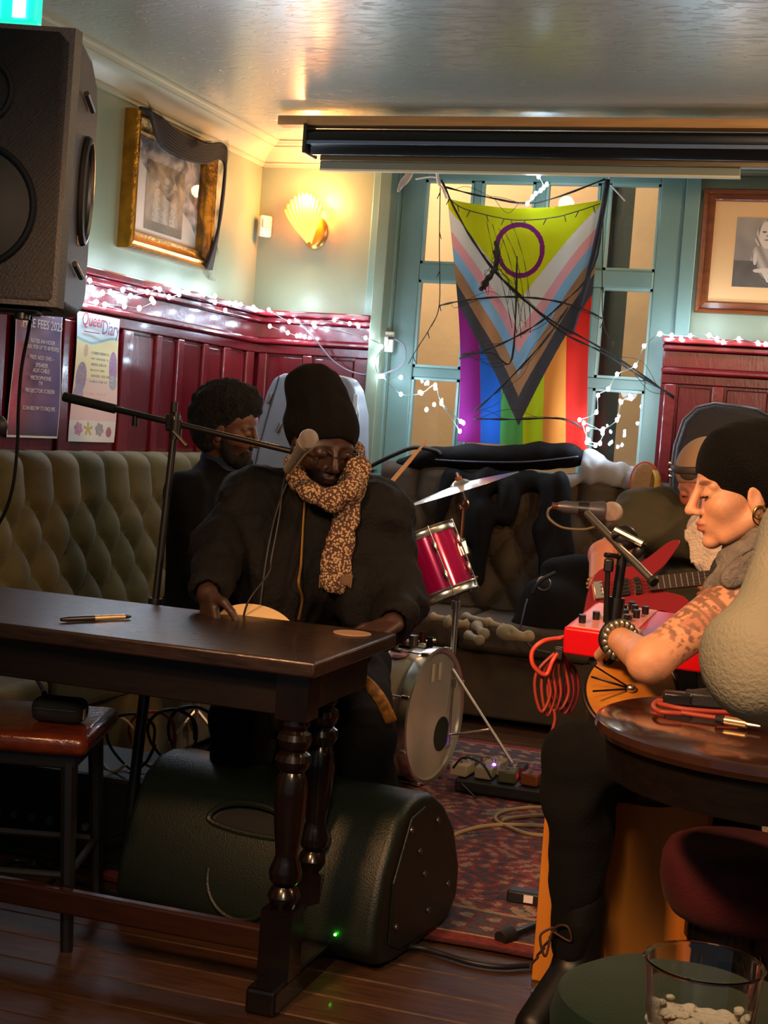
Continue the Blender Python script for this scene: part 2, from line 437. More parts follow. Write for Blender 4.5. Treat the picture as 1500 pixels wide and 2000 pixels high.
# ---- window with twelve lights
wr = structure(MB().span((-2.40, YB-.025, .95), (-2.262, YB+.0, 2.56)).span((-.898, YB-.025, 1.0), (-.83, YB+.0, 2.52)).span((-2.262, YB-.025, 2.485), (-.898, YB, 2.56)).build('window_1', TEAL, None, False, bev=.005))
yf0, yf1 = YB+.005, YB+.065
cols = [(-2.145, -1.905), (-1.865, -1.605), (-1.55, -1.295), (-1.255, -1.015)]
rows = [(1.075, 1.495), (1.545, 1.965), (2.045, 2.445)]
fr = MB()
fr.span((-2.26, yf0, 1.0), (cols[0][0], yf1, 2.49)); fr.span((cols[3][1], yf0, 1.0), (-.90, yf1, 2.49))
fr.span((cols[0][0], yf0, 2.445), (cols[3][1], yf1, 2.49)); fr.span((cols[0][0], yf0, 1.965), (cols[3][1], yf1, 2.045)); fr.span((cols[0][0], yf0, 1.0), (cols[3][1], yf1, 1.075))
fr.build('window_frame', TEAL, wr, False, bev=.006)
gb = MB()
for i in range(3):
    for r in rows: gb.span((cols[i][1], yf0+.012, r[0]), (cols[i+1][0], yf1-.004, r[1]))
gb.span((cols[0][0], yf0+.010, 1.495), (cols[3][1], yf1-.002, 1.545)); gb.build('glazing_bar', TEAL, wr, False, bev=.006)
lb = MB()
for c_ in cols:
    for r in rows:
        w_ = .012
        lb.span((c_[0], yf0+.008, r[0]), (c_[0]+w_, yf0+.04, r[1])); lb.span((c_[1]-w_, yf0+.008, r[0]), (c_[1], yf0+.04, r[1]))
        lb.span((c_[0], yf0+.008, r[0]), (c_[1], yf0+.04, r[0]+w_)); lb.span((c_[0], yf0+.008, r[1]-w_), (c_[1], yf0+.04, r[1]))
lb.build('glazing_bead', mat('pale_teal_paint', '#8fb0a8', .3), wr, False)
gm = bpy.data.materials.new('window_glass'); gm.use_nodes = True; nt = gm.node_tree; nt.nodes.clear()
oo = nt.nodes.new('ShaderNodeOutputMaterial'); mx = nt.nodes.new('ShaderNodeMixShader'); tr = nt.nodes.new('ShaderNodeBsdfTransparent'); gl = nt.nodes.new('ShaderNodeBsdfGlossy')
gl.inputs['Roughness'].default_value = .03; fz = nt.nodes.new('ShaderNodeFresnel'); fz.inputs[0].default_value = 1.5
gg = nt.nodes.new('ShaderNodeNewGeometry'); mm = nt.nodes.new('ShaderNodeMath'); mm.operation = 'MULTIPLY'; sb = nt.nodes.new('ShaderNodeMath'); sb.operation = 'SUBTRACT'; sb.inputs[0].default_value = 1
nt.links.new(gg.outputs['Backfacing'], sb.inputs[1]); nt.links.new(fz.outputs[0], mm.inputs[0]); nt.links.new(sb.outputs[0], mm.inputs[1])
nt.links.new(mm.outputs[0], mx.inputs[0]); nt.links.new(tr.outputs[0], mx.inputs[1]); nt.links.new(gl.outputs[0], mx.inputs[2]); nt.links.new(mx.outputs[0], oo.inputs[0])
for c_ in cols:
    for r in rows:
        MB().span((c_[0]-.004, yf0+.03, r[0]-.004), (c_[1]+.004, yf0+.034, r[1]+.004)).build('pane', gm, wr, False)
MB().span((-2.4, YB-.10, .985), (-.84, YB+.02, 1.015)).build('window_sill', TEAL, wr, False, bev=.005)
# side post of the window seen left of it (boxed shutter case)
MB().span((-2.335, YB-.12, 1.03), (-2.275, YB-.02, 2.56)).build('shutter_case', WALL, wr, False, bev=.004)
# street wall outside, lit by a street lamp
ow = structure(MB().span((-4, 8.5, -.1), (-1.56, 8.7, 3.4)).span((-1.39, 8.5, -.1), (1.5, 8.7, 3.4)).build('wall_outside', mat('tan_render', '#a58b6c', .85, var=.10, vscale=3, bump=.2, bscale=20), None, False))
MB().span((-1.56, 8.56, -.1), (-1.39, 8.66, 3.4)).build('recessed_door', mat('dark_green_paint', '#232a26', .4), ow, False)
MB().span((-4, 7.12, -.15), (1.6, 8.7, -.1)).build('pavement', mat('pavement', '#3c3a38', .8), ow, False)

# ================================================================== SETTEES
VELVET_G = mat('olive_velvet', '#524c28', .75, var=.22, vscale=9, bump=.25, bscale=220, sheen=.08)
VELVET_B = mat('brown_velvet', '#3c3021', .8, var=.2, vscale=9, bump=.25, bscale=220, sheen=.05)
def tuft(u, v, w=.19, h=.27, top=.40):
    a = u/w+.5*0; a1 = u/w+v/h; a2 = u/w-v/h
    d = (abs(math.sin(PI*a1/1.0*.5*1))*abs(math.sin(PI*a2*.5)))**.55
    return d
def settee(name, label, group, origin, along, out, length, m, ztop=1.07, w=.19):
    """origin = wall foot, along = unit vector along the wall, out = unit vector into the room"""
    root = thing(name, label, 'settee', origin, group)
    A, O = V(along), V(out); og = V(origin)
    zb = .42; hh = .13
    def back(u, v):
        U = u*length; s = v*.92                      # s runs from seat up the back, over the top roll
        HB = ztop-zb-.07
        if s < HB:
            z = zb+s; dpt = .25-.10*(s/HB)
        else:
            t = min(1, (s-HB)/(.92-HB)); an = t*PI*.80
            z = zb+HB+.07*math.sin(an); dpt = .15-.075*(1-math.cos(an))
        # diamonds below, straight flutes above
        zt = .30
        q = zb+HB-.08-z
        if q < 0: bul = abs(math.sin(PI*U/w))**.5
        else:
            a1, a2 = U/w+q/(2*hh), U/w-q/(2*hh)
            bul = (abs(math.sin(PI*a1))*abs(math.sin(PI*a2)))**.42
            bb = abs(math.sin(PI*U/w))**.5; k = max(0, 1-q/.05); bul = bul*(1-k)+bb*k
        d = dpt+.066*bul
        if s < .03: d = dpt
        return og+A*U+O*max(.003, d)+V((0, 0, z))
    grid_mesh('backrest', back, int(length/.0125), 80, m, root)
    n = max(1, round(length/.63)); cw = length/n
    for i in range(n):
        a = og+A*(cw*(i+.5))+O*.47
        R = Matrix((A, O, V((0, 0, 1)))).transposed()
        MB().box(a+V((0, 0, .385)), (cw-.01, .56, .13), R).build('seat_cushion', m, root, True, bev=.03, seg=4)
    MB().box(og+A*(length/2)+O*.36+V((0, 0, .18)), (length, .70, .28), Matrix((A, O, V((0, 0, 1)))).transposed()).build('base', m, root, False, bev=.01)
    bt = MB().lathe([(0, .004), (.008, .003), (.011, 0), (.009, -.004)], (0, 0, 0), (0, 0, 1), 10, cap=False)
    first = None
    k0 = int(length/w)
    for r in range(4):
        q = r*hh+.002; z = zb+(ztop-zb-.07)-.08-q; dp = .25-.10*((z-zb)/(ztop-zb-.07))
        for i in range(k0+1):
            U = (i+(.5 if r % 2 else 0))*w
            if U > length-.02 or U < .02: continue
            p = A*U+O*(dp+.006)+V((0, 0, z))
            if first is None:
                b = MB(); b.lathe([(0, .006), (.008, .005), (.011, .001), (.009, -.006)], p, O, 10, cap=False); first = None
            MBb = MB(); MBb.lathe([(0, .006), (.008, .005), (.011, .001), (.009, -.006)], og+p, O, 8, cap=False)
            MBb.build('button', m, root, 'all')
    return root
settee('settee', 'olive green deep-buttoned velvet settee running along the left wall panelling', None, (-2.95, 2.6, 0), (0, 1, 0), (1, 0, 0), 4.20, VELVET_G)
settee('settee', 'brown deep-buttoned velvet settee under the window behind the drums', None, (-2.19, 6.84, 0), (1, 0, 0), (0, -1, 0), 3.5, VELVET_B, ztop=1.085)

# ================================================================== WALL THINGS
# projector screen: batten, case, bottom bar
t = thing('projector_screen', 'long black roll-up projector screen case hung below the ceiling in front of the window', 'projector screen', (-.9, 6.15, 2.5))
MB().span((-2.60, 6.12, 2.535), (1.2, 6.20, 2.575)).build('batten', mat('bare_pine_batten', '#b58a58', .6, var=.2, stretch=(.5, 6, 6)), t, False, bev=.003)
MB().prism([(0, .0), (.0, .03), (.02, .045), (.08, .055), (.125, .05), (.13, -.03), (.11, -.055), (.05, -.06), (.015, -.035)], (-2.46, 6.12, 2.475), (0, 1, 0), (0, 0, 1), (3.6, 0, 0)).build('case', mat('black_enamel', '#131416', .25), t, True, bev=.003)
MB().span((-2.46, 6.113, 2.452), (1.1, 6.121, 2.468)).build('trim_strip', mat('grey_blue_strip', '#5d6c84', .25), t, False, bev=.002)
MB().span((-2.47, 6.10, 2.41), (-2.455, 6.26, 2.54)).build('end_cap', BLACK, t, False, bev=.006)
MB().span((-2.42, 6.20, 2.396), (1.1, 6.215, 2.42)).build('rail', mat('brass_edge', '#7c6a50', .3, .6), t, False, bev=.002)
MB().span((-2.43, 6.23, 2.365), (-.60, 6.262, 2.400)).build('bottom_bar', mat('grey_paint_bar', '#7d8478', .4), t, False, bev=.003)
MB().span((-2.43, 6.228, 2.358), (-.60, 6.264, 2.366)).build('edge_strip', mat('cream_edge', '#d8cdae', .4), t, False)
# shell wall lamp
t = thing('shell_lamp', 'scallop shell wall lamp glowing warm on the sage wall left of the window', 'wall lamp', (-2.70, 6.90, 2.2))
MB().lathe([(0, 0), (.062, 0), (.064, .006), (.055, .016), (.045, .018), (0, .022)], (-2.693, YB-.001, 2.175), (0, -1, 0), 28, x=(1, 0, 0), sy=1.3, cap=False).build('backplate', mat('gilt_plate', '#c08a3e', .3, .8), t)
shm = bpy.data.materials.new('frosted_shell'); shm.use_nodes = True; nt = shm.node_tree; b = nt.nodes['Principled BSDF']
b.inputs['Base Color'].default_value = (*lin('#f0b45c'), 1); b.inputs['Roughness'].default_value = .35
b.inputs['Emission Color'].default_value = (*lin('#f2a63c'), 1); b.inputs['Emission Strength'].default_value = .75
def shell(u, v):
    a = (u-.5)*2*.78; ridge = abs(math.cos(PI*u*11)); R = .030+v*.215; R *= 1-.10*abs(a)**2
    if v > .85: R += .010*ridge*(v-.85)/.15
    x = math.sin(a)*R*(.62+.06*math.sin(PI*v)); z = math.cos(a)*R
    out = .055+.055*math.sin(PI*min(1, v*1.0)*.62)-.02*a*a*v+.007*ridge*v
    return V((-2.700+x-.02*v, YB-out, 2.090+z*1.02))
o = grid_mesh('shell', shell, 132, 24, shm, t, thick=.004)
MB().ell((-2.69, YB-.035, 2.25), (.022, .022, .032)).build('bulb', mat('warm_bulb', '#ffd9a0', .3, emit=380, ecol='#ff8630'), t)
light('shell_lamp_light', 'POINT', (-2.69, YB-.17, 2.335), 10, (1, .50, .19), .03)
# movement sensor
t = thing('motion_sensor', 'small white motion sensor in the corner left of the shell lamp', 'sensor', (-2.95, 6.86, 2.18))
R = Matrix.Rotation(math.radians(45), 3, 'Z')
MB().box((-2.945, 6.865, 2.19), (.062, .035, .105), R).build('housing', mat('white_plastic', '#d9d6c4', .4), t, True, bev=.010, seg=3)
MB().box((-2.930, 6.849, 2.205), (.044, .010, .045), R).build('lens', mat('milky_lens', '#c9c4a8', .25), t, True, bev=.004)
MB().box((-2.932, 6.851, 2.158), (.040, .008, .022), R).build('lower_grille', mat('pale_plastic', '#e4e3d8', .3), t, True, bev=.002)
# socket and plug
t = thing('wall_socket', 'white double socket on the teal window trim at the end of the red panelling', 'socket', (-2.29, 6.86, 1.64))
MB().span((-2.325, 6.862, 1.605), (-2.235, 6.885, 1.705)).build('box', mat('white_plastic'), t, False, bev=.006)
MB().span((-2.300, 6.85, 1.63), (-2.255, 6.862, 1.68)).build('plug', mat('white_plastic'), t, False, bev=.005)
MB().span((-2.255, 6.845, 1.665), (-2.225, 6.858, 1.678)).build('cable_sleeve', BLACK, t, False, bev=.003)
cable('plug_cable', [(-2.225, 6.85, 1.67), (-2.17, 6.84, 1.64), (-2.16, 6.83, 1.56), (-2.25, 6.82, 1.50), (-2.38, 6.80, 1.49), (-2.5, 6.78, 1.54), (-2.62, 6.77, 1.66), (-2.72, 6.78, 1.74)], .004, mat('grey_cable', '#8a7f8d', .5), t)

# framed picture left: gilt moulding, mount, print, black gauze
def picture(name, label, o, ex, ey, w, h, fw, prof, m, mount, inset, printcol, pw, phh, pc, extra=None):
    """o = centre on the wall; ex, ey unit vectors in the picture plane"""
    root = thing(name, label, 'picture', o); ex, ey, o = V(ex), V(ey), V(o); nz = ex.cross(ey)
    hw, hh = w/2, h/2
    for (a, b) in (((-hw, -hh), (hw, -hh)), ((hw, -hh), (hw, hh)), ((hw, hh), (-hw, hh)), ((-hw, hh), (-hw, -hh))):
        A, B = V(a), V(b); d = (B-A).normalized(); inn = V((-d.y, d.x)); vs = []
        for (q, z) in prof:
            for P, s in ((A, 1), (B, -1)):
                p = P+inn*(q*fw)+d*(s*q*fw); vs.append(o+ex*p.x+ey*p.y+nz*z)
        n = len(prof); fs = [(2*i, 2*i+1, 2*((i+1) % n)+1, 2*((i+1) % n)) for i in range(n)]
        MB().add(vs, fs).build('frame_side', m, root, True, angle=30)
    R = Matrix((ex, ey, nz)).transposed()
    MB().box(o+nz*.010, (w-fw*1.6, h-fw*1.6, .006), R).build('mount', mount, root, False)
    c = o+nz*.0145+ex*pc[0]+ey*pc[1]
    grid_mesh('print', lambda u, v: c+ex*((u-.5)*pw)+ey*((.5-v)*phh), 110, 150, mat('print_ink', '#ffffff', .5, attr='Col'), root, col=printcol)
    MB().box(o+nz*.022, (w-fw*1.7, h-fw*1.7, .002), R).build('glass', gm2, root, False)
    return root
gilt = mat('gilt_moulding', '#a87421', .28, .75, var=.35, vscale=14, bump=.3, bscale=60)
gp = [(0, 0), (0, .045), (.12, .065), (.25, .055), (.4, .060), (.55, .045), (.75, .035), (.9, .038), (1, .025), (1, .005)]
def rnd(u, v, s): return .5+.5*math.sin(u*s*1.7+3*math.sin(v*s+1.3)+2*math.sin(u*s*.6))*math.cos(v*s*1.3+2*math.sin(u*s*.7))
def vic(u, v):      # an old group photograph: figures against a wall
    g = .16+.10*rnd(u, v, 9)
    for cx, w, hd in ((.28, .11, .30), (.52, .10, .22), (.75, .12, .26)):
        if abs(u-cx) < w*(.6+.6*max(0, v-hd)) and v > hd+.07: g = .30+.20*rnd(u*3, v*2, 13)-.15*abs(u-cx)/w
        if (u-cx)**2+((v-hd)*1.3)**2 < .0042: g = .42
    if v > .86: g = .12+.05*rnd(u, v, 30)
    return (g*1.0, g*.90, g*.78)
t = picture('gilt_picture', 'gilt framed old photograph draped with black gauze on the left wall', (XL, 5.87, 2.18), (0, 1, 0), (0, 0, 1), .79, .565, .085, gp, gilt,
        mat('pink_mount', '#d6c4b6', .7), .1, vic, .36, .29, (-.02, -.03))
GAUZE = bpy.data.materials.new('black_gauze'); GAUZE.use_nodes = True; nt = GAUZE.node_tree; nt.nodes.clear()
oo = nt.nodes.new('ShaderNodeOutputMaterial'); mx = nt.nodes.new('ShaderNodeMixShader'); tr = nt.nodes.new('ShaderNodeBsdfTransparent'); df = nt.nodes.new('ShaderNodeBsdfDiffuse')
df.inputs[0].default_value = (*lin('#2a221d'), 1); tcx = nt.nodes.new('ShaderNodeTexCoord'); nx = nt.nodes.new('ShaderNodeTexNoise'); nx.inputs['Scale'].default_value = 11; nx.inputs['Detail'].default_value = 6
rx = nt.nodes.new('ShaderNodeValToRGB'); rx.color_ramp.elements[0].position = .42; rx.color_ramp.elements[1].position = .66
rx.color_ramp.elements[0].color = (.04, .04, .04, 1); rx.color_ramp.elements[1].color = (.75, .75, .75, 1)
nt.links.new(tcx.outputs['Object'], nx.inputs['Vector']); nt.links.new(nx.outputs['Fac'], rx.inputs[0]); nt.links.new(rx.outputs[0], mx.inputs[0]); nt.links.new(tr.outputs[0], mx.inputs[1]); nt.links.new(df.outputs[0], mx.inputs[2]); nt.links.new(mx.outputs[0], oo.inputs[0])
def gz(u, v):
    y = 5.50+u*.80; sag = .05*math.sin(PI*u)*(1-v)
    z = 2.50-sag*1.2-v*(.62+.06*math.sin(u*9))*(0.35+.65*u)
    return V((XL+.075+.012*math.sin(u*14+v*5)+.01*math.sin(v*17), y, z))
tag(grid_mesh('gauze', gz, 60, 40, GAUZE, None), 'sheer black gauze cobweb hanging over the gilt picture', 'gauze')
gz2 = MB()
for k in range(9):
    y0 = 5.49+k*.012
    gz2.tube(curve_pts([(XL+.07+.004*k, 5.47+.003*k, 2.46), (XL+.085, 5.62, 2.455-.012*k), (XL+.085, 5.80, 2.43-.012*k), (XL+.085, 6.05, 2.43-.010*k), (XL+.08, 6.26, 2.47-.008*k), (XL+.08, 6.30, 2.40-.01*k), (XL+.08, 6.27, 2.1), (XL+.07, 6.24-.006*k, 1.90)], 6), .008, 5)
tag(gz2.build('gauze_swag', mat('gathered_gauze', '#2b2320', .9), None, 'all'), 'gathered roll of dark gauze along the top of the gilt frame', 'gauze')
# right picture
wood = mat('walnut_frame', '#7a3f1e', .3, var=.3, vscale=10, stretch=(1, 4, 4), coat=.3)
wp = [(0, 0), (0, .028), (.1, .036), (.3, .034), (.42, .022), (.55, .024), (.85, .030), (1, .018), (1, .004)]
def lady(u, v):     # sepia portrait: fair hair, face, hands, dark dress
    g = .36-.22*v+.10*rnd(u, v, 5)*(1-v)
    x, y = u*.46, v*.38
    def E(cx, cy, a, b): return ((u-cx)/a)**2+((v-cy)/b)**2 < 1
    if E(.62, .30, .28, .30) and v < .62: g = .45+.25*math.sin(u*90+7*math.sin(v*9))       # hair
    if E(.62, .60, .34, .30) and v > .40: g = .42+.12*math.sin(u*34-v*22)                    # blouse
    if E(.55, .24, .15, .20): g = .78-.25*max(0, u-.6)
    for ex_ in (.48, .60):
        if E(ex_, .20, .035, .014): g = .14
    if E(.53, .255, .02, .018): g = .45
    if E(.53, .315, .045, .012): g = .25
    if v > .62 and not E(.62, .66, .22, .22): g = .10+.03*rnd(u, v, 8)
    for k in range(4):
        if abs((u-.52-.05*k)-(v-.80)*.7) < .018 and .72 < v < .92: g = .75
    if E(.44, .76, .10, .03) or E(.36, .58, .035, .10): g = .68
    return (g*.95, g*.78, g*.66)
picture('portrait_picture', 'wooden framed sepia portrait of a fair-haired sitter in a peach mount on the right', (-.50, YB, 2.145), (1, 0, 0), (0, 0, 1), .63, .56, .055, wp, wood,
        mat('peach_mount', '#e9b981', .6), .1, lady, .26, .31, (-.03, 0))

# posters
def poster1(u, v):
    r, g, b = .22-.12*u, .06+.05*u*(1-v), .11+.12*u
    if v < .3: k = .5+.5*math.sin(u*9+v*14); r, g, b = .14*k+.10, .09*k+.07, .18+.08*k
    if u < .45: k = min(1, (.45-u)*2.6)*min(1, v*1.3); r, g, b = r+.35*k, g*(1-.6*k)+.03, b*(1-.4*k)
    k = rnd(u, v, 7)*.10; r, g, b = r+k, g+k*.6, b+k
    if v > .78: kk = (v-.78)/.22*.85; r, g, b = r*(1-kk)+.02, g*(1-kk)+.02, b*(1-kk)+.03
    if .10 < u < .32 and .07 < v < .20 and rnd(u*2, v*2, 20) > .3: r, g, b = .62, .42, .42
    if u < .015 or u > .985 or v > .985 or v < .008: r = g = b = .75
    return (r, g, b)
def poster2(u, v):
    top = v < .19+.03*math.sin(u*5)
    r, g, b = (.62, .80, .85) if top else ((.85, .78, .42) if v < .50 else (.80, .60, .52))
    if not top and v > .5: k = min(1, (v-.5)*3); r, g, b = .82, .62-.04*k, .50+.05*k
    if .185 < v-.03*math.sin(u*5) < .205: r, g, b = .30, .55, .62
    if v > .83: r, g, b = .80, .78, .72
    def E(cx, cy, a, bb): return ((u-cx)/a)**2+((v-cy)/bb)**2
    for cx, cy, a, bb, c1, c2 in ((.17, .50, .13, .12, (.22, .25, .36), (.50, .30, .34)), (.14, .63, .12, .08, (.25, .32, .50), (.5, .35, .45)), (.90, .40, .09, .13, (.36, .20, .42), (.45, .30, .50)), (.90, .52, .08, .06, (.18, .30, .48), (.6, .5, .4)), (.22, .29, .05, .05, (.70, .45, .25), (.6, .5, .4))):
        e = E(cx, cy, a, bb)
        if e < 1: k = rnd(u*2+cx, v*2, 30); r, g, b = [c1[i]*(1-k)+c2[i]*k for i in range(3)]
    for k, (a, bb) in enumerate(((.47, .80), (.47, .80), (.50, .75), (.50, .72), (.5, .85), (.5, .78))):
        vv = .30+.045*k
        if abs(v-vv) < .009 and a-.12 < u < bb and rnd(u*3, k, 40) > .38: r, g, b = .35, .33, .25
    for k in range(3):
        vv = .62+.04*k
        if abs(v-vv) < .010 and .35 < u < .75-.1*k and rnd(u*3, k+4, 36) > .45: r, g, b = .80, .45, .40
    for cx, cc in ((.20, (.50, .25, .40)), (.40, None), (.63, (.35, .33, .33)), (.84, (.45, .16, .20))):
        x, y = (u-cx)/.10, (v-.90)/.06; rr = math.hypot(x, y); an = math.atan2(y, x)
        if cc is None:
            if rr < .62+.38*math.cos(5*(an+PI/2)): r, g, b = .55, .45, .10
        elif cx > .8:
            if rr < .55+.30*math.cos(an+PI/2)*-1 + .15*abs(math.sin(an)): r, g, b = cc
        elif rr < .85+.1*math.sin(an*6): k = rnd(u*3, v*3, 40); r, g, b = [c*(.6+.9*k) for c in cc]
    return (r, g, b)
PAPER = mat('glossy_paper', '#ffffff', .55, attr='Col', spec=.25); PAPER2 = mat('matt_paper', '#ffffff', .55, attr='Col')
def poster(name, label, y0, y1, z0, z1, fn, m, curl=.006):
    root = thing(name, label, 'poster', (XL+.07, (y0+y1)/2, z0))
    grid_mesh('sheet', lambda u, v: V((XL+.070+curl*(1+math.sin(u*4+v*5)), y0+(y1-y0)*u, z1+(z0-z1)*v)), 150, 190, m, root, col=fn)
    return root
p1 = poster('hire_fees_poster', 'dark purple and red hire fees poster with white lettering taped to red panelling', 4.63, 4.965, 1.11, 1.605, poster1, PAPER)
INKW = mat('white_ink', '#e9e4e6', .5)
def ink(parent, s, u, v, size, m, y0, y1, z0, z1, x=XL+.086, sx=1, align='CENTER', shear=0):
    return text_mesh('lettering', s, (x, y0+(y1-y0)*u, z1+(z0-z1)*v), (0, 1, 0), (0, 0, 1), size, m, parent, align, sx=sx, shear=shear)
B1 = (4.63, 4.965, 1.11, 1.605)
ink(p1, 'VENUE', .56, .10, .040, INKW, *B1); ink(p1, 'HIRE FEES 2025', .52, .19, .046, INKW, *B1, sx=.92)
for s, v in (('RATES AN HOUR', .30), ('IDEAL FOR UP TO 40 PEOPLE', .345), ('FREE ADD ONS \u2013', .42), ('SPEAKER', .475), ('AUX CABLE', .515), ('MICROPHONE', .57), ('TV', .61), ('PROJECTOR SCREEN', .665), ('SCAN BELOW TO ENQUIRE', .795)):
    ink(p1, s, .54, v, .022, INKW, *B1, sx=.82 if len(s) > 18 else 1)
p2 = poster('diary_poster', 'hand-drawn pale Queer Diary poster with red title on the panelling', 5.06, 5.41, 1.10, 1.60, poster2, PAPER2)
B2 = (5.06, 5.41, 1.10, 1.60)
RINK = mat('red_marker', '#a8323c', .5)
ink(p2, 'Queer', .30, .10, .075, RINK, *B2, shear=.15, sx=.85); ink(p2, 'Diary', .72, .145, .08, mat('mauve_marker', '#8a4a66', .5), *B2, shear=.1, sx=.8)
MB().box((XL+.086, 5.06+.35*.30, 1.60-.50*.145), (.001, .12, .004)).build('underline', RINK, p2, False)

# ================================================================== FLAG over the window
def flagcol(u, v):
    apex = [.405, .537, .62, .71, .80, .92]      # yellow, white, pink, blue, brown, black
    edge = [.022, .11, .17, .236, .32, .405]
    cols = ['#c9cf1e', '#d8d6d0', '#e3a3ac', '#86b5dc', '#a98162', '#4a4a50']
    e = abs(u-.47)/.5
    for a, d, c in zip(apex, edge, cols):
        if v < a-(a-d)*e**.92:
            if c == cols[0]:
                q = math.hypot((u-.47)/.165, (v-.181)/.115)
                if .86 < q < 1.05: return lin('#7a2a6a')
            return lin(c)
    st = ['#8a2a7a', '#2f6ad0', '#5fae62', '#c6da2a', '#f09a4a', '#e2362e']
    return lin(st[min(5, int(u*6.0))])
FT = [V((-1.972, 6.70, 2.325)), V((-1.228, 6.70, 2.335))]; FB = [V((-1.822, 6.68, 1.20)), V((-1.215, 6.68, 1.205))]
def flag(u, v):
    p = FT[0].lerp(FT[1], u)*(1-v)+FB[0].lerp(FB[1], u)*v
    p = p.copy(); p.z -= .045*math.sin(PI*u)*(1-v)**2
    inset = .03*math.sin(PI*v)
    p.x += inset*(1-2*u)
    p.y += .014*math.sin(u*19+v*4)*(.3+v)+.012*math.sin(u*7-v*6)+.02*math.exp(-((u-v*.5-.05)*8)**2)
    return p
fm = bpy.data.materials.new('flag_cloth'); fm.use_nodes = True; nt = fm.node_tree; nt.nodes.clear()
oo = nt.nodes.new('ShaderNodeOutputMaterial'); mx = nt.nodes.new('ShaderNodeMixShader'); tr = nt.nodes.new('ShaderNodeBsdfTranslucent'); df = nt.nodes.new('ShaderNodeBsdfDiffuse'); a = nt.nodes.new('ShaderNodeAttribute'); a.attribute_name = 'Col'
mx.inputs[0].default_value = .45
for q in (tr, df): nt.links.new(a.outputs['Color'], q.inputs[0])
nt.links.new(df.outputs[0], mx.inputs[1]); nt.links.new(tr.outputs[0], mx.inputs[2]); nt.links.new(mx.outputs[0], oo.inputs[0])
fl = thing('pride_flag', 'progress pride flag with purple ring hung upright across the window', 'flag', (-1.6, 6.7, 1.1))
grid_mesh('cloth', flag, 210, 330, fm, fl, col=flagcol)
WHITE = mat('white_cord', '#cfc9c2', .6)
cable('cord', [(-1.972, 6.70, 2.325), (-2.00, 6.72, 2.37), (-2.03, 6.75, 2.40), (-2.045, 6.76, 2.46), (-2.044, 6.80, 2.49)], .007, WHITE, fl)
cable('cord', [(-1.228, 6.70, 2.335), (-1.226, 6.72, 2.41), (-1.222, 6.8, 2.49)], .006, WHITE, fl)
cable('cord', [(-2.03, 6.75, 2.425), (-2.08, 6.76, 2.43), (-2.15, 6.77, 2.42)], .004, WHITE, fl)
cable('cord', [(-1.222, 6.76, 2.41), (-1.18, 6.76, 2.37), (-1.15, 6.76, 2.34)], .004, WHITE, fl)
cable('edge_band', [(-1.222, 6.68, 2.42), (-1.235, 6.67, 2.25), (-1.27, 6.665, 2.0), (-1.30, 6.665, 1.85), (-1.33, 6.665, 1.72)], .012, mat('black_gauze_rope', '#26242a', .9), fl)
# black webbing across flag and window
WEB = mat('black_web', '#1a1716', .9)
def web(label, paths, r, fray=0, seed=1):
    b = MB(); rs = random.Random(seed)
    for k, p in enumerate(paths):
        P = [on(1, x, y, yy) for x, y, yy in p]; P = curve_pts(P, 6); n = len(P)
        b.tube(P, [r*(.5+.9*abs(math.sin(i*.9+k))) for i in range(n)], 5)
        for j in range(fray):
            i = rs.randrange(n-4); a = P[i]; c = P[min(n-1, i+rs.randint(3, 8))]
            mid = (a+c)/2+V((rs.uniform(-.05, .05), rs.uniform(-.015, 0), rs.uniform(-.06, .05)))
            b.tube(curve_pts([a, mid, c], 4), .0011, 4)
    return tag(b.build('cobweb', WEB, None, 'all'), label, 'cobweb', kind='stuff')
web('black stretched cobweb strands slung across the pride flag and window', [
    [(862, 350, 6.66), (900, 430, 6.64), (960, 520, 6.63), (1030, 590, 6.63), (1100, 650, 6.63), (1180, 690, 6.65), (1250, 735, 6.7), (1318, 775, 6.75)],
    [(862, 352, 6.66), (905, 440, 6.64), (970, 535, 6.63), (1060, 615, 6.63), (1160, 672, 6.64), (1240, 722, 6.7), (1316, 778, 6.75)],
    [(858, 597, 6.75), (900, 588, 6.64), (980, 580, 6.63), (1060, 584, 6.63), (1130, 600, 6.65), (1176, 622, 6.72)],
    [(1010, 500, 6.64), (1000, 700, 6.62), (960, 690, 6.62), (900, 692, 6.63)],
    [(898, 700, 6.7), (960, 680, 6.62), (1030, 645, 6.62), (1090, 600, 6.62), (1160, 520, 6.63), (1182, 370, 6.66)],
    [(1142, 840, 6.7), (1100, 818, 6.62), (1000, 819, 6.62), (925, 818, 6.62)],
    [(925, 805, 6.63), (985, 750, 6.62), (1060, 670, 6.62), (1110, 600, 6.62)],
    [(868, 365, 6.66), (950, 385, 6.64), (1050, 395, 6.64), (1182, 350, 6.66)]], .0040, 4, 3)
web('thick black cobweb tuft over the purple ring of the flag', [
    [(968, 470, 6.63), (972, 500, 6.62), (962, 530, 6.62), (948, 548, 6.61), (938, 568, 6.61)], [(966, 490, 6.63), (970, 520, 6.62), (955, 545, 6.61), (945, 565, 6.61)]], .009, 6, 8)
web('fine black cobweb veil over the middle of the flag', [
    [(950+12*k, 430+8*(k % 4), 6.635), (965+14*k, 500, 6.63), (985+12*k, 570, 6.625), (1000+9*k, 640+10*(k % 3), 6.625)] for k in range(5)], .0013, 1, 5)
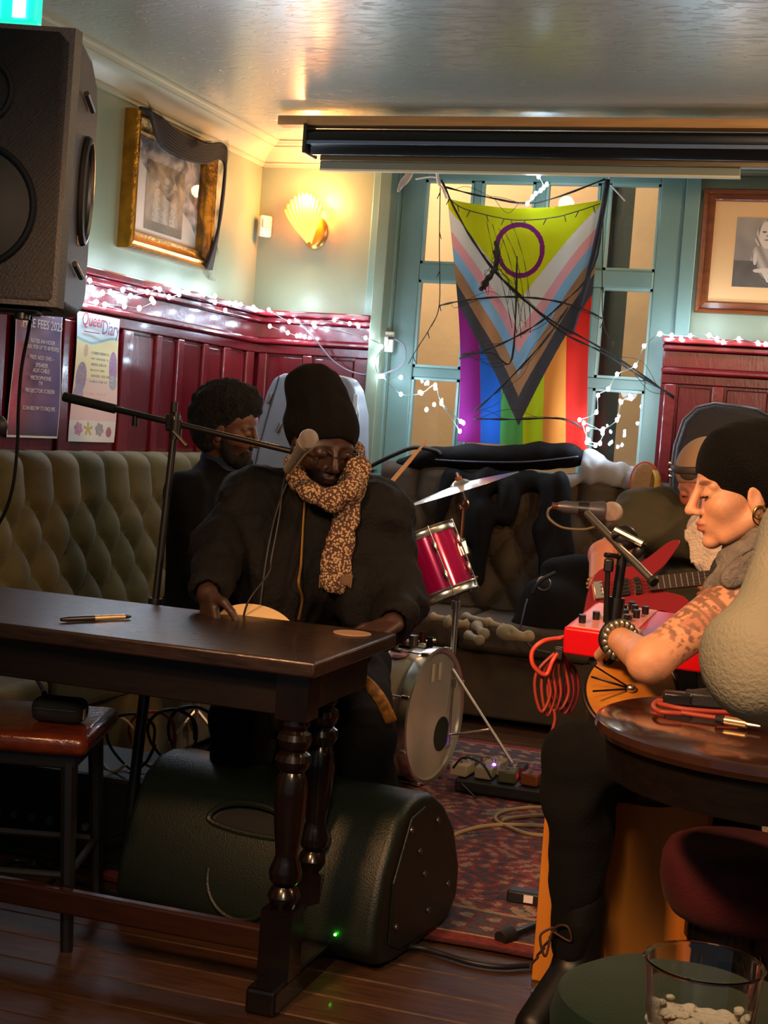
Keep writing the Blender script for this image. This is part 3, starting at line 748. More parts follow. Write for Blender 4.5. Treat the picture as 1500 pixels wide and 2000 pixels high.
# dark cable with stubs (unlit string) across the flag top and down the window left
db = MB()
def stubs(path, r=.0025, every=3, L_=.03):
    P = curve_pts([on(1, *p) for p in path], 5); db.tube(P, r, 5)
    for i in range(1, len(P)-1, every):
        s = 1 if (i//every) % 2 else -1; db.tube([P[i], P[i]+V((.012*s, -.004, -L_))], [.003, .002], 5)
stubs([(875, 385, 6.65), (900, 405, 6.64), (950, 420, 6.64), (1010, 430, 6.64), (1080, 425, 6.64), (1130, 412, 6.64), (1172, 398, 6.65)])
stubs([(860, 360, 6.8), (858, 480, 6.8), (858, 595, 6.8), (840, 640, 6.8), (815, 680, 6.8), (798, 710, 6.8)])
stubs([(1178, 420, 6.8), (1176, 560, 6.8), (1180, 640, 6.8), (1200, 670, 6.8)], every=4)
tag(db.build('unlit_string', mat('dark_wire', '#2a2420', .6), None, 'all'), 'unlit dark fairy light string along the flag top edge', 'string lights')
tagp = at(795, 322, 6.52)
tg = MB()
for k in range(5):
    tg.tube(curve_pts([on(1, 800, 316, 6.3), on(1, 798+k*2, 335, 6.29), on(1, 783+k*3, 355, 6.28), on(1, 778+k*2, 375-k*3, 6.29)], 5), .006, 5)
tag(tg.build('plastic_wrap', mat('clear_wrap', '#d6cfc8', .15, trans=.4), None, 'all'), 'crumpled clear plastic wrap dangling from the screen bar left of the flag', 'plastic wrap')

# ================================================================== FAIRY LIGHTS
BULB = mat('led_bulb', '#dff0ff', .3, emit=95, ecol='#cfe6ff')
bulb_me = None
def fairy(label, group, wires, bulbs, lamps):
    global bulb_me
    c0 = bulbs[0]; root = thing('fairy_lights', label, 'fairy lights', c0, group)
    b = MB()
    for w in wires: b.tube(curve_pts(w, 4), .0022, 5)
    b.build('wire', mat('clear_green_wire', '#6f7a72', .4), root, 'all')
    if bulb_me is None:
        o = MB().ell((0, 0, 0), (.0080, .0080, .0105), nu=10, nv=7).build('bulb', BULB, None, 'all'); bulb_me = o.data; bpy.data.objects.remove(o)
    for p in bulbs:
        o = bpy.data.objects.new('bulb', bulb_me); C.objects.link(o); o.location = p; o.parent = root; o.matrix_parent_inverse = Matrix.Translation(-V(c0))
    for p, e in lamps: light('fairy_light_glow', 'POINT', p, e*1.2, (.72, .90, 1), .04)
def onx(l, x): return [on(0, a, b, x) for a, b in l]
def ony(l, y): return [on(1, a, b, y) for a, b in l]
L1 = [(165, 540), (180, 562), (200, 572), (222, 575), (230, 582), (255, 578), (288, 570), (312, 565), (330, 580), (350, 575), (368, 568), (398, 575), (420, 590), (448, 592), (470, 595), (495, 600)]
L2 = [(188, 590), (205, 595), (243, 598), (272, 602), (300, 590), (215, 570), (240, 566), (345, 568), (440, 606), (296, 584), (175, 548), (420, 578), (460, 592), (500, 605)]
b1 = onx(L1, -2.865)+onx(L2, -2.87)
fairy('cool white fairy lights strung along the top of the left wall panelling', 'fairy lights', [onx(L1, -2.868), onx(L2[:5], -2.868)], b1,
      [(V((-2.80, y, 1.84)), .9) for y in (5.25, 5.6, 5.95, 6.3, 6.65)])
L3 = [(525, 605), (565, 628), (612, 632), (653, 625), (683, 632), (700, 637)]
L4 = [(527, 637), (562, 650), (580, 656), (595, 658), (615, 638), (714, 660), (745, 677), (733, 705), (743, 735), (783, 737)]
fairy('cool white fairy lights over the short panelling below the shell lamp', 'fairy lights', [ony(L3, 6.77), ony(L4, 6.77)], ony(L3+L4, 6.768),
      [(V((-2.75, 6.72, 1.84)), .7), (V((-2.45, 6.72, 1.84)), .7)])
L5 = [(748, 735), (783, 770), (823, 768), (850, 752), (862, 786), (900, 823)]
L5b = [(862, 788), (820, 766), (898, 842), (850, 758), (905, 826), (833, 800), (835, 748), (848, 790)]
fairy('cool white fairy lights hanging over the lower left window panes', 'fairy lights', [ony(L5, 6.60), ony([(862, 788), (898, 842)], 6.60)], ony(L5+L5b, 6.595), [(V((-2.0, 6.50, 1.4)), .8)])
L6 = [(1052, 345), (1062, 366), (1046, 378), (1056, 372), (1030, 398), (1040, 385), (1068, 360)]
fairy('small cluster of cool fairy lights at the top middle of the window', 'fairy lights', [ony(L6, 6.60)], ony(L6, 6.595), [(V((-1.55, 6.50, 2.42)), .8)])
L7 = [(1288, 652), (1258, 676), (1241, 714), (1205, 731), (1188, 760), (1168, 772), (1165, 805), (1132, 820)]
L7b = [(1233, 778), (1213, 785), (1205, 820), (1178, 838), (1148, 838), (1146, 864), (1163, 870), (1177, 846), (1140, 826), (1150, 860), (1172, 866)]
fairy('cool white fairy lights descending the lower right window beside the red stripe', 'fairy lights', [ony(L7, 6.64), ony(L7b, 6.64)], ony(L7+L7b, 6.635), [(V((-1.15, 6.55, 1.5)), .8)])
L8 = [(1290, 652), (1312, 655), (1348, 656), (1385, 655), (1412, 668), (1443, 662), (1480, 670), (1495, 672)]
fairy('cool white fairy lights along the top of the right-hand panelling', 'fairy lights', [ony(L8, 6.76)], ony(L8+[(1400, 662), (1330, 662)], 6.755), [(V((-.75, 6.70, 1.83)), .7), (V((-.45, 6.70, 1.83)), .7)])

# exit sign and hanging loudspeaker top left
t = thing('exit_sign', 'glowing green emergency exit sign under the ceiling, upper left', 'exit sign', (-2.25, 3.5, 2.3))
EX = at(20, 18, 4.0); Rx = Matrix.Rotation(math.radians(12), 3, 'Z')
MB().box(EX+V((-.02, 0, .02)), (.20, .05, .115), Rx).build('light_box', mat('exit_green', '#12b894', .3, emit=1.5, ecol='#10c89c'), t, True, bev=.006)
MB().box(EX+Rx @ V((-.03, -.027, .045)), (.28, .004, .028), Rx).build('diffuser', mat('exit_white', '#e9fff8', .3, emit=3.0, ecol='#dffff4'), t, False)
for dx in (.035, -.04): MB().box(EX+Rx @ V((dx, -.028, .0)), (.035, .003, .055), Rx).build('pictogram', mat('exit_white'), t, False)
MB().cyl(EX+V((-.02, 0, .07)), (EX.x-.02, EX.y, ZC), .008).build('hanger', STEEL, t)
# ================================================================== RUG
def rugcol(u, v):
    x, y = u*1.9, v*2.35
    bu = min(x, 1.9-x); bv = min(y, 2.35-y); b = min(bu, bv)
    if b < .015: return lin('#4a1512')
    if b < .07: return lin('#7e2a24')
    if b < .085: return lin('#b59a78')
    if b < .26:
        k = math.sin((x+y)*42)*math.sin((x-y)*42)+.5*math.sin(x*83)*math.sin(y*83)
        return lin('#4a4654') if k > .25 else (lin('#8c7c6e') if k < -.55 else lin('#6a3a3e'))
    if b < .28: return lin('#a08264')
    q = (abs(((x*3.2) % 1)-.5)+abs(((y*3.2) % 1)-.5)); k = math.sin(x*61+3*math.sin(y*23))*math.sin(y*57+2*math.sin(x*31))
    k += .5*math.sin(x*143+2*math.sin(y*97))*math.sin(y*151)
    if q < .16: return lin('#8c7a68') if k > 0 else lin('#45424f')
    if k > .55: return lin('#91796a')
    if k < -.45: return lin('#443d4c')
    return lin('#84383a') if k > -.1 else lin('#66393f')
RUGM = mat('wool_pile', '#ffffff', .95, attr='Col', var=.35, vscale=60, bump=.5, bscale=160)
t = thing('rug', 'worn red and blue patterned rug under the drum kit', 'rug', (-.95, 4.6, 0))
o = grid_mesh('pile', lambda u, v: V((-1.85+1.9*u, 5.80-2.35*v, .008+.0015*math.sin(u*30)*math.sin(v*23))), 210, 260, RUGM, t, col=rugcol, thick=.006)

# ================================================================== FOREGROUND TABLE
TX0, TX1, TY0, TY1 = -2.30, -1.05, 2.865, 3.425
t = thing('pub_table', 'dark rectangular pub table with turned legs in the foreground', 'table', (-1.7, 3.14, 0))
APR = mat('apron_wood', '#150d0a', .4, var=.4, vscale=9, stretch=(1, 8, 8))
MB().span((TX0, TY0, .715), (TX1, TY1, .75)).build('tabletop', DARKWOOD, t, True, bev=.006, seg=3)
MB().span((TX0+.05, TY0+.055, .62), (TX1-.05, TY0+.08, .715)).build('apron', APR, t, False, bev=.003)
MB().span((TX0+.05, TY1-.08, .62), (TX1-.05, TY1-.055, .715)).build('apron', APR, t, False, bev=.003)
MB().span((TX1-.075, TY0+.08, .62), (TX1-.05, TY1-.08, .715)).build('apron', APR, t, False, bev=.003)
lp = [(0, .17), (.024, .17), (.030, .185), (.036, .20), (.030, .215), (.024, .222), (.034, .235), (.036, .255), (.028, .275), (.024, .29), (.027, .31), (.033, .36), (.036, .42), (.033, .455), (.026, .47), (.036, .482), (.040, .495), (.036, .508), (.026, .515), (.034, .527), (.038, .54), (.034, .553), (.024, .56), (.031, .572), (.030, .585), (.024, .592), (0, .592)]
LEGW = mat('turned_leg_wood', '#120b08', .22, var=.4, vscale=9, coat=.4)
for lx, ly in ((TX1-.06, TY0+.07), (TX1-.10, TY1-.21), (TX0+.06, TY0+.07), (TX0+.06, TY1-.21)):
    b = MB(); b.lathe(lp, (lx, ly, .03), (0, 0, 1), 24, cap=False)
    b.span((lx-.036, ly-.036, .615), (lx+.036, ly+.036, .72)); b.span((lx-.036, ly-.036, .055), (lx+.036, ly+.036, .205))
    b.build('leg', LEGW, t, True, angle=30)
for lx in (TX1-.06, TX0+.06):
    MB().span((lx-.034, TY0-.03, 0), (lx+.034, TY1+.03, .056)).build('foot_runner', LEGW, t, False, bev=.008)
MB().span((TX0+.06, TY0+.055, .10), (TX1-.095, TY0+.085, .155)).build('stretcher', mat('worn_brown_wood', '#371c0f', .35, var=.3, stretch=(1, 8, 8)), t, False, bev=.006)
# pen on it, and a pale disc standing in for a reflection
t = thing('pen', 'slim black pen with pale gold barrel lying on the dark table', 'pen', (-1.67, 3.05, .757))
a, b_ = on(2, 119, 1210, .757), on(2, 256, 1204, .757)
b_ = a+(b_-a)*1.0
MB().tube([a, a.lerp(b_, .10), a.lerp(b_, .46)], [.004, .0065, .0068], 12).build('cap', BLACKM, t)
MB().tube([a.lerp(b_, .46), a.lerp(b_, .9)], [.0068, .0062], 12).build('barrel', mat('pale_gold', '#d9b98c', .25, .7), t)
MB().tube([a.lerp(b_, .9), a.lerp(b_, .97), b_], [.0058, .004, .0015], 12).build('tip', BLACKM, t)
t = thing('reflection_disc', 'small round pale disc standing in for a reflection near the right-hand corner of the dark table', 'reflection_disc', (-1.13, 3.32, .75))
MB().lathe([(0, 0), (.045, 0), (.046, .0015), (.045, .003), (0, .003)], on(2, 688, 1238, .7502), (0, 0, 1), 32, cap=False).build('disc', mat('pale_card_and_reflection', '#a8876e', .5), t)  # reflection on the tabletop, built as a thin disc of pale colour

# ================================================================== LEFT STOOL AND GEAR UNDER THE TABLE
sc = V((-1.85, 3.08, 0)); Rz = Matrix.Rotation(math.radians(17), 3, 'Z')
t = thing('leather_stool', 'low black-legged stool with a cracked brown leather seat under the table', 'stool', sc)
MB().box(sc+V((0, 0, .475)), (.375, .375, .05), Rz).build('seat', mat('brown_leather', '#6b2c14', .22, var=.4, vscale=16, bump=.2, bscale=60, coat=.35), t, True, bev=.022, seg=4)
MB().box(sc+V((0, 0, .435)), (.315, .315, .035), Rz).build('seat_frame', BLACKM, t, False, bev=.004)
for sx in (-1, 1):
    for sy in (-1, 1):
        p = sc+Rz @ V((.14*sx, .14*sy, 0)); q = sc+Rz @ V((.165*sx, .165*sy, 0))
        MB().tube([p+V((0, 0, .43)), q], [.020, .015], 8).build('leg', BLACKM, t)
for k in range(4):
    a0 = math.radians(45+90*k); a1 = a0+PI/2
    MB().cyl(sc+Rz @ V((.218*math.cos(a0), .218*math.sin(a0), .17)), sc+Rz @ V((.218*math.cos(a1), .218*math.sin(a1), .17)), .009, n=8).build('stretcher', RUBBER, t)
t = thing('zip_pouch', 'small rounded black zip pouch lying on the brown leather stool', 'pouch', (-1.74, 3.06, .5))
Rp = Matrix.Rotation(math.radians(12), 3, 'Z'); pc = V((-1.752, 3.065, .53))
MB().box(pc, (.125, .075, .058), Rp).build('body', mat('black_nylon', '#101011', .75, bump=.4, bscale=400), t, True, bev=.022, seg=4)
MB().tube([pc+Rp @ V(v) for v in ((-.05, -.038, .006), (.05, -.038, .006), (.062, 0, .006), (.05, .038, .006))], .002, 6).build('zip', STEEL, t)
MB().box(pc+Rp @ V((.062, -.01, -.004)), (.004, .02, .026), Rp).build('end_tab', mat('pale_card_and_reflection'), t, True, bev=.003)
# gear behind the stool
t = thing('equipment_case', 'black equipment case with jumbled leads and tiny red lights behind the leather stool', 'equipment case', (-1.95, 3.62, 0))
MB().span((-2.28, 3.52, 0), (-1.70, 3.86, .26)).build('case_body', mat('black_vinyl', '#0c0c0d', .5, bump=.3, bscale=200), t, False, bev=.012)
MB().span((-2.25, 3.513, .03), (-1.73, 3.52, .23)).build('front_panel', BLACKM, t, False, bev=.004)
for i, (dx, dz, c, e) in enumerate(((-.30, .19, '#ff4a10', 9), (-.30, .21, '#ffd040', 2), (.26, .14, '#ff3060', 4), (-.27, .205, '#60ff60', 1))):
    MB().ell((-1.99+dx, 3.511, dz), .004, nu=8, nv=6).build('indicator_light', mat('led_%d' % i, c, .4, emit=e*3, ecol=c), t)
for i in range(6):
    MB().lathe([(0, 0), (.012, 0), (.010, .012), (0, .012)], (-2.18+.055*i, 3.512, .12), (0, -1, 0), 12, cap=False).build('knob', mat('grey_knob', '#5a5a5a', .4), t)
MB().box((-2.20, 3.508, .055), (.03, .004, .07)).build('tag', mat('cream_tag', '#b8a98c', .6), t, False)
rs = random.Random(4)
for i, (c, n_) in enumerate((('#c9b48a', 'tan'), ('#1a1a1c', 'black'), ('#9a3a2a', 'red'), ('#2a2a2e', 'black'), ('#202022', 'black'))):
    cx, cz = -1.86+.05*i-.03, .335+.01*i
    P = [(cx+.07*math.cos(a)+.01*rs.random(), 3.58+.02*i+.02*math.sin(a*2), cz+.075*math.sin(a)) for a in [k*.7 for k in range(int(9+i))]]
    tag(cable('audio_lead', P, .0045, mat('%s_lead' % n_, c, .45)), ['thin tan lead looped on the black equipment case', 'black lead looped beside the tan lead on the case', 'reddish lead looped amid the leads on the case', 'second black lead hanging behind the reddish lead', 'rightmost black lead loop on the equipment case'][i], 'cable')
# cables lying on the floor at lower left
for i, (pts, lab) in enumerate((([(20, 1705, .01), (60, 1690, .01), (120, 1712, .01), (180, 1730, .01), (260, 1760, .01), (350, 1790, .01)], 'black cable along the floor behind the table stretcher'),
                                ([(0, 1745, .01), (70, 1738, .01), (110, 1700, .012), (30, 1680, .012), (0, 1700, .012)], 'yellow-tipped cable loop on the floor at the left edge'))):
    tag(cable('floor_cable', [on(2, *p) for p in pts], .006, mat('black_lead', '#1a1a1c', .4)), lab, 'cable')
# thin rod
t = thing('thin_rod', 'thin grey metal rod leaning under the left of the table', 'rod', (-1.95, 3.5, .3))
MB().cyl(at(28, 1245, 3.75), at(86, 1352, 3.75), .005, n=8).build('rod', STEEL, t)
MB().ell(at(87, 1354, 3.75), .008, nu=8, nv=6).build('rod_tip', RUBBER, t)

# ================================================================== WEDGE LOUDSPEAKER on the floor
GREENBLK = mat('green_black_plastic', '#151f18', .42, bump=.2, bscale=240, spec=.5)
WEDGE = t = thing('floor_monitor', 'large dark moulded loudspeaker lying on its side under the table', 'loudspeaker', (-1.28, 3.5, 0))
wp_ = [(3.20, .06), (3.24, .015), (3.32, .0), (3.56, .0), (3.66, .015), (3.715, .07), (3.715, .16), (3.66, .28), (3.58, .36), (3.50, .405), (3.42, .418), (3.36, .41), (3.30, .37), (3.235, .25), (3.205, .14)]
body = MB().prism(wp_, (-1.66, 0, 0), (0, 1, 0), (0, 0, 1), (.74, 0, 0)).build('cabinet', GREENBLK, t, True, bev=.022, seg=4, angle=50)
MB().prism([(y, z) for y, z in [(3.28, .06), (3.34, .03), (3.55, .03), (3.65, .09), (3.65, .17), (3.55, .33), (3.44, .385), (3.36, .37), (3.28, .22)]], (-.923, 0, 0), (0, 1, 0), (0, 0, 1), (.008, 0, 0)).build('end_panel', GREENBLK, t, False, bev=.004)
for (y, z) in ((3.31, .10), (3.36, .34), (3.52, .33), (3.62, .13), (3.46, .20), (3.50, .09), (3.42, .27)):
    MB().lathe([(0, 0), (.009, 0), (.008, .005), (0, .006)], (-.916, y, z), (1, 0, 0), 10, cap=False).build('screw', mat('screw_steel', '#6a6a66', .35, .8), t)
# handle recess and rim on the camera side (face from (3.205,.14) to (3.30,.37))
fo = V((-1.30, 3.262, .295)); ez_ = V((0, .07, .23)).normalized(); nx_ = V((0, -.23, .07)).normalized(); ex_ = V((1, 0, 0))
rim = [fo+nx_*.004+ex_*(.125*math.cos(a))+ez_*(.058*math.sin(a)*(1 if math.sin(a) > 0 else .35)) for a in [2*PI*k/40 for k in range(40)]]
MB().tube(rim, .009, 8, closed=True).build('handle_rim', GREENBLK, t)
MB().prism([((.105*math.cos(a)), .042*math.sin(a)*(1 if math.sin(a) > 0 else .3)) for a in [2*PI*k/30 for k in range(30)]], fo+nx_*.002, ex_, ez_, nx_*.004).build('handle_pocket', mat('pocket_black', '#060706', .7), t, False)
ho = V((-1.29, 3.222, .17)); hz = V((0, .03, .12)).normalized(); hn = V((0, -.12, .03)).normalized()
MB().tube([ho+hn*.006+ex_*(.10*math.cos(a))+hz*(.105*math.sin(a)) for a in [PI*.98+PI*1.04*k/24 for k in range(25)]], .007, 8).build('moulded_rib', GREENBLK, t)
MB().ell((-1.02, 3.196, .09), .0035, nu=8, nv=6).build('power_light', mat('green_led', '#40ff30', .3, emit=24, ecol='#40ff30'), t)

WEDGE.rotation_euler.z = math.radians(-7.5); WEDGE.scale = (.97, .97, .91); WEDGE.location = (-1.275, 3.485, 0)
# ================================================================== HANGING PA LOUDSPEAKER top left
t = thing('pa_loudspeaker', 'big black moulded loudspeaker mounted high at the upper left', 'loudspeaker', (-1.9, 3.05, 1.5))
CAB = mat('dark_cabinet_plastic', '#08121c', .65, bump=.12, bscale=220, spec=.2); SIDE = mat('grey_cabinet_side', '#3f3f44', .42, bump=.12, bscale=160)
Fd = 3.25
A0, A1 = at(148, 55, Fd), at(110, 600, Fd)            # front right edge top, bottom
upv = (A0-A1).normalized(); rt = (CR*.97+CF*.0).normalized(); rt = (rt-upv*rt.dot(upv)).normalized(); fw_ = upv.cross(rt).normalized()
if fw_.dot(CF) < 0: fw_ = -fw_
Hs = (A0-A1).length
# front (baffle) outline in (right, up)
def P3(a, b, c): return A1+rt*a+upv*b+fw_*c
sil = [(-.36, 0), (-.02, 0), (0, .03), (0, Hs-.05), (-.03, Hs), (-.36, Hs)]
MB().prism([(-.36, 0), (-.015, 0), (.0, .015), (.0, Hs-.03), (-.03, Hs), (-.36, Hs)], P3(0, 0, -.0), rt, upv, fw_*.10).build('front_shell', CAB, t, True, bev=.018, seg=3)
sp = [(0, .0), (.16, .0), (.21, .02), (.235, .05), (.235, Hs-.14), (.21, Hs-.06), (.14, Hs-.015), (0, Hs)]
# side tapers: body behind the front, narrower to the rear, turned so its right side shows
bk = (fw_*.94+rt*.33).normalized()
MB().prism([(-.36, 0), (0, 0), (0, Hs), (-.36, Hs)], P3(0, 0, .0), rt, upv, bk*.03).build('frame', SIDE, t, False)
b = MB(); n_ = len(sp)
sd = (rt*.03+fw_*1.0).normalized()
b.prism([(x, z) for x, z in sp], P3(0, 0, .02)-rt*.34, sd, upv, rt*.345)
b.build('rear_shell', SIDE, t, True, bev=.02, seg=3)
gr = P3(.010, Hs*.50, .13)
MB().tube([P3(.0, 0, .02)+sd*(.13+.045*math.cos(a))+upv*(Hs*.47+.115*math.sin(a))+rt*.008 for a in [2*PI*k/32 for k in range(32)]], .012, 8, closed=True).build('side_handle', BLACKM, t)
MB().prism([(.13+.04*math.cos(a), Hs*.47+.105*math.sin(a)) for a in [2*PI*k/32 for k in range(32)]], P3(.004, 0, .02), sd, upv, rt*.004).build('handle_pocket', mat('pocket_black'), t, False)
for hh_ in (.09, Hs-.14):
    MB().tube([P3(.014, hh_+.02, .02)+sd*.06, P3(.014, hh_, .02)+sd*.13], .007, 8).build('corner_bar', STEEL, t)
MB().prism([(.10, .16), (.125, .16), (.125, .20), (.10, .20)], P3(.006, 0, .02), sd, upv, rt*.001).build('sticker', mat('pale_sticker', '#9a917c', .5), t, False)
# baffle details: grille curve and woofer ring
gc = P3(-.20, .21, -.004)
MB().torus(gc, fw_, .135, .008, 40, 8).build('woofer_ring', CAB, t)
MB().lathe([(0, .02), (.03, .018), (.10, -.0), (.13, -.004)], gc+fw_*.0, -fw_, 32, cap=False).build('woofer_cone', mat('grille_black', '#15171b', .6), t)
MB().torus(P3(-.20, Hs-.15, -.004), fw_, .07, .008, 32, 8).build('horn_ring', CAB, t)
MB().prism([(-.15, -.014), (-.05, -.014), (-.05, 0), (-.15, 0)], P3(0, 0, .03), rt, upv, fw_*.06).build('bracket_plate', BLACKM, t, False, bev=.006)
MB().cyl(P3(-.085, -.026, .05), P3(-.085, 0, .05), .017).build('bracket_knob', BLACKM, t)
MB().tube([P3(-.25, .2, .2), P3(-.42, .2, .24), P3(-.6, .2, .3), (XL+.02, 3.9, P3(0, .2, 0).z)], .02, 10).build('wall_arm', BLACKM, t)
tag(cable('speaker_cable', [at(62, 605, 3.4), at(55, 650, 3.45), at(42, 720, 3.5), at(36, 800, 3.55), at(34, 870, 3.6), at(25, 950, 3.65), at(5, 1010, 3.7), at(-30, 1060, 3.75)], .0045, mat('black_lead')), 'black cable hanging down from the high loudspeaker', 'cable')
# microphone end poking in at the left edge
t = thing('microphone', 'round black microphone head poking in at the left edge', 'microphone', at(-20, 832, 3.0))
MB().ell(at(-8, 832, 3.0), .024).build('grille', mat('mic_mesh', '#22242a', .5, .5), t)
MB().torus(at(-8, 832, 3.0), CR, .0245, .003, 24, 6).build('grille_ring', CHROME, t)
MB().tube([at(-25, 836, 3.0), at(-120, 860, 3.0)], [.018, .012], 14).build('handle', BLACKM, t)

# ================================================================== BOOM STAND with vocal microphone, left
t = thing('boom_stand', 'tall black boom microphone stand in front of the drummer', 'microphone stand', (-1.75, 3.7, 0))
top, low = at(345, 805, 3.85), at(268, 1490, 3.85)
low = top+(low-top)*((top.z-.02)/(top.z-low.z))
midp = top.lerp(low, .42)
MB().cyl(top, midp, .0095, n=12).build('upper_tube', BLACKM, t); MB().cyl(midp, low+V((0, 0, .05)), .0145, n=12).build('lower_tube', BLACKM, t)
MB().cyl(midp+(top-midp).normalized()*.03, midp-(top-midp).normalized()*.03, .019, n=12).build('collar', BLACKM, t)
for k in range(3):
    a = .9+k*2*PI/3
    MB().tube([low+V((0, 0, .14)), low+V((.28*math.cos(a), .28*math.sin(a)*.5, .0))], .008, 8).build('leg', BLACKM, t)
    MB().ell(low+V((.28*math.cos(a), .28*math.sin(a)*.5, .0)), .013, nu=10, nv=6).build('rubber_foot', RUBBER, t)
bl, br = at(125, 775, 3.95), at(575, 883, 3.78)
cl = at(338, 826, 3.86)
MB().tube([bl.lerp(br, .23), br], [.0085, .0075], 10).build('boom', BLACKM, t)
MB().cyl(bl, bl.lerp(br, .23), .0125, n=12).build('counterweight', RUBBER, t)
MB().box(cl, (.032, .034, .045)).build('clamp_block', BLACKM, t, True, bev=.006)
MB().cyl(cl+V((0, 0, .01)), cl+V((0, 0, .055)), .009, n=10).build('clamp_stud', BLACKM, t)
MB().cyl(top+V((0, 0, -.07)), top+V((0, 0, -.02)), .016, n=12).build('height_collar', BLACKM, t)
MB().tube([top+V((.0, -.012, -.05)), top+V((.045, -.02, -.085))], .005, 8).build('wing_screw', STEEL, t)
MB().cyl(bl.lerp(br, .32)+V((0, 0, -.006)), bl.lerp(br, .32)+V((0, 0, -.032)), .008, n=10).build('boom_screw', BLACKM, t)
MB().tube([at(575, 882, 3.78), at(590, 888, 3.75)], [.013, .016], 12).build('mic_clip', BLACKM, t)
t = thing('vocal_microphone', 'chrome vocal microphone in front of the beanie-wearing singer', 'microphone', at(590, 880, 3.74))
m0, m1 = at(603, 858, 3.66), at(557, 925, 3.80); dm = (m1-m0).normalized()
MB().ell(m0, (.025, .025, .026)).build('grille', mat('steel_mesh', '#a8a29c', .35, .5, bump=.8, bscale=900), t)
MB().lathe([(.0, .012), (.0235, .014), (.0235, .022), (.019, .04), (.013, .12), (.012, .155), (0, .157)], m0, dm, 20, cap=False).build('handle', mat('mic_body', '#d9d2ca', .25, .8), t)
cable('lead', [m0+dm*.155, at(552, 950, 3.80), at(545, 1010, 3.80), at(530, 1090, 3.78), at(524, 1120, 3.76), at(485, 1175, 3.72), at(470, 1230, 3.74)], .003, mat('black_lead'), t)

# ================================================================== DRUM KIT
MAG = mat('magenta_lacquer', '#c90f62', .14, .25, coat=.8); SHELLW = mat('cream_wrap', '#b9ad8e', .35, coat=.2)
bc = at(846, 1398, 5.2); bc.z = .243; bc = at(846, 1398, 5.2); R_b = .238; bax = V((.986, -.157, 0)).normalized()
bc.z = R_b+.012
t = thing('bass_drum', 'bass drum with a translucent head and chrome hoop beside the singer', 'drum', (bc.x, bc.y, 0))
MB().lathe([(R_b-.012, -.36), (R_b-.012, -.02)], bc, bax, 56, cap=False).lathe([(R_b-.018, -.02), (R_b-.018, -.36)], bc, bax, 56, cap=False).build('shell', SHELLW, t)
MB().lathe([(R_b-.01, -.03), (R_b, -.03), (R_b+.003, -.012), (R_b+.003, .008), (R_b-.004, .012), (R_b-.014, .006), (R_b-.014, -.02)], bc, bax, 64, cap=False).build('front_hoop', CHROME, t)
MB().lathe([(R_b-.01, -.39), (R_b+.003, -.39), (R_b+.003, -.355), (R_b-.01, -.35)], bc, bax, 64, cap=False).build('back_hoop', BLACKM, t)
HEAD = mat('coated_drum_head', '#bdb19c', .35, col2='#9a948a', vscale=3, spec=.4, coat=.35)
MB().lathe([(0, .002), (.10, .002), (R_b-.014, .001)], bc, bax, 64, cap=False).build('front_head', HEAD, t)
MB().lathe([(0, -.37), (R_b-.014, -.37)], bc, bax, 48, cap=False).build('back_head', HEAD, t)
up_ = V((0, 0, 1)); sd_ = up_.cross(bax)
MB().prism([(.062*math.cos(a), .062*math.sin(a)) for a in [2*PI*k/32 for k in range(32)]], bc+sd_*.075-up_*.075+bax*.0025, sd_, up_, bax*.001).build('port_hole', mat('dark_port', '#1c2a18', .5), t, False)
for dx in (-.055, .0):
    MB().prism([(0, 0), (.024, 0), (.024, .062), (0, .062)], bc+sd_*(dx+.01)+up_*.125+bax*.0027, sd_, up_, bax*.001).build('tape_mark', mat('pale_tape', '#d6c8a6', .6), t, False)
for k in range(8):
    a = PI/8+k*PI/4; p = bc+(sd_*math.cos(a)+up_*math.sin(a))*(R_b+.006)
    MB().tube([p+bax*.012, p-bax*.10], .003, 6).build('tension_rod', CHROME, t)
    MB().box(p-bax*.115, (.016, .016, .045), frame_from(bax)).build('lug', CHROME, t, True, bev=.005)
    MB().box(p-bax*.004, (.014, .012, .030), frame_from(bax)).build('claw', CHROME, t, True, bev=.003)
MB().box(bc+up_*(R_b-.004)-bax*.13, (.07, .05, .018), frame_from((0, 0, 1), bax)).build('mount_plate', mat('black_mount', '#18181a', .4), t, True, bev=.005)
MB().prism([(.035*math.cos(a), .035*math.sin(a)) for a in [2*PI*k/24 for k in range(24)]], bc+(up_*.93+sd_*-.36)*(R_b-.010)-bax*.11, bax, up_*.36+sd_*.93, (up_*.93-sd_*.36)*.003).build('round_sticker', mat('pink_sticker', '#b05a62', .5), t, False)
for s in (-1, 1):
    MB().tube([bc+sd_*s*.20-up_*.12-bax*.08, V(((bc+sd_*s*.27-bax*.04).x, (bc+sd_*s*.27).y, .012))], .006, 8).build('spur', CHROME, t)
# rack tom
t0_, t1_ = at(826, 1048, 5.15), at(869, 1160, 5.15); tx = (t1_-t0_).normalized(); tl = (t1_-t0_).length; Rt = .108
tx = (tx+CF*-.10).normalized()
t = thing('rack_tom', 'tilted magenta rack tom drum with chrome rims', 'drum', (t1_.x, t1_.y, t1_.z))
MB().lathe([(Rt, 0), (Rt, tl)], t0_, tx, 48, cap=False).build('shell', MAG, t)
for z0 in (-.018, tl-.014):
    MB().lathe([(Rt-.004, z0), (Rt+.010, z0), (Rt+.012, z0+.004), (Rt+.006, z0+.010), (Rt+.006, z0+.024), (Rt+.011, z0+.030), (Rt+.001, z0+.032)], t0_, tx, 48, cap=False).build('hoop', CHROME, t)
    MB().lathe([(0, z0+.012 if z0 < 0 else z0+.018), (Rt-.002, z0+.012 if z0 < 0 else z0+.018)], t0_, tx, 48, cap=False).build('head', mat('clear_head', '#a9a49c', .3, spec=.6), t)
fr_ = frame_from(tx, CR)
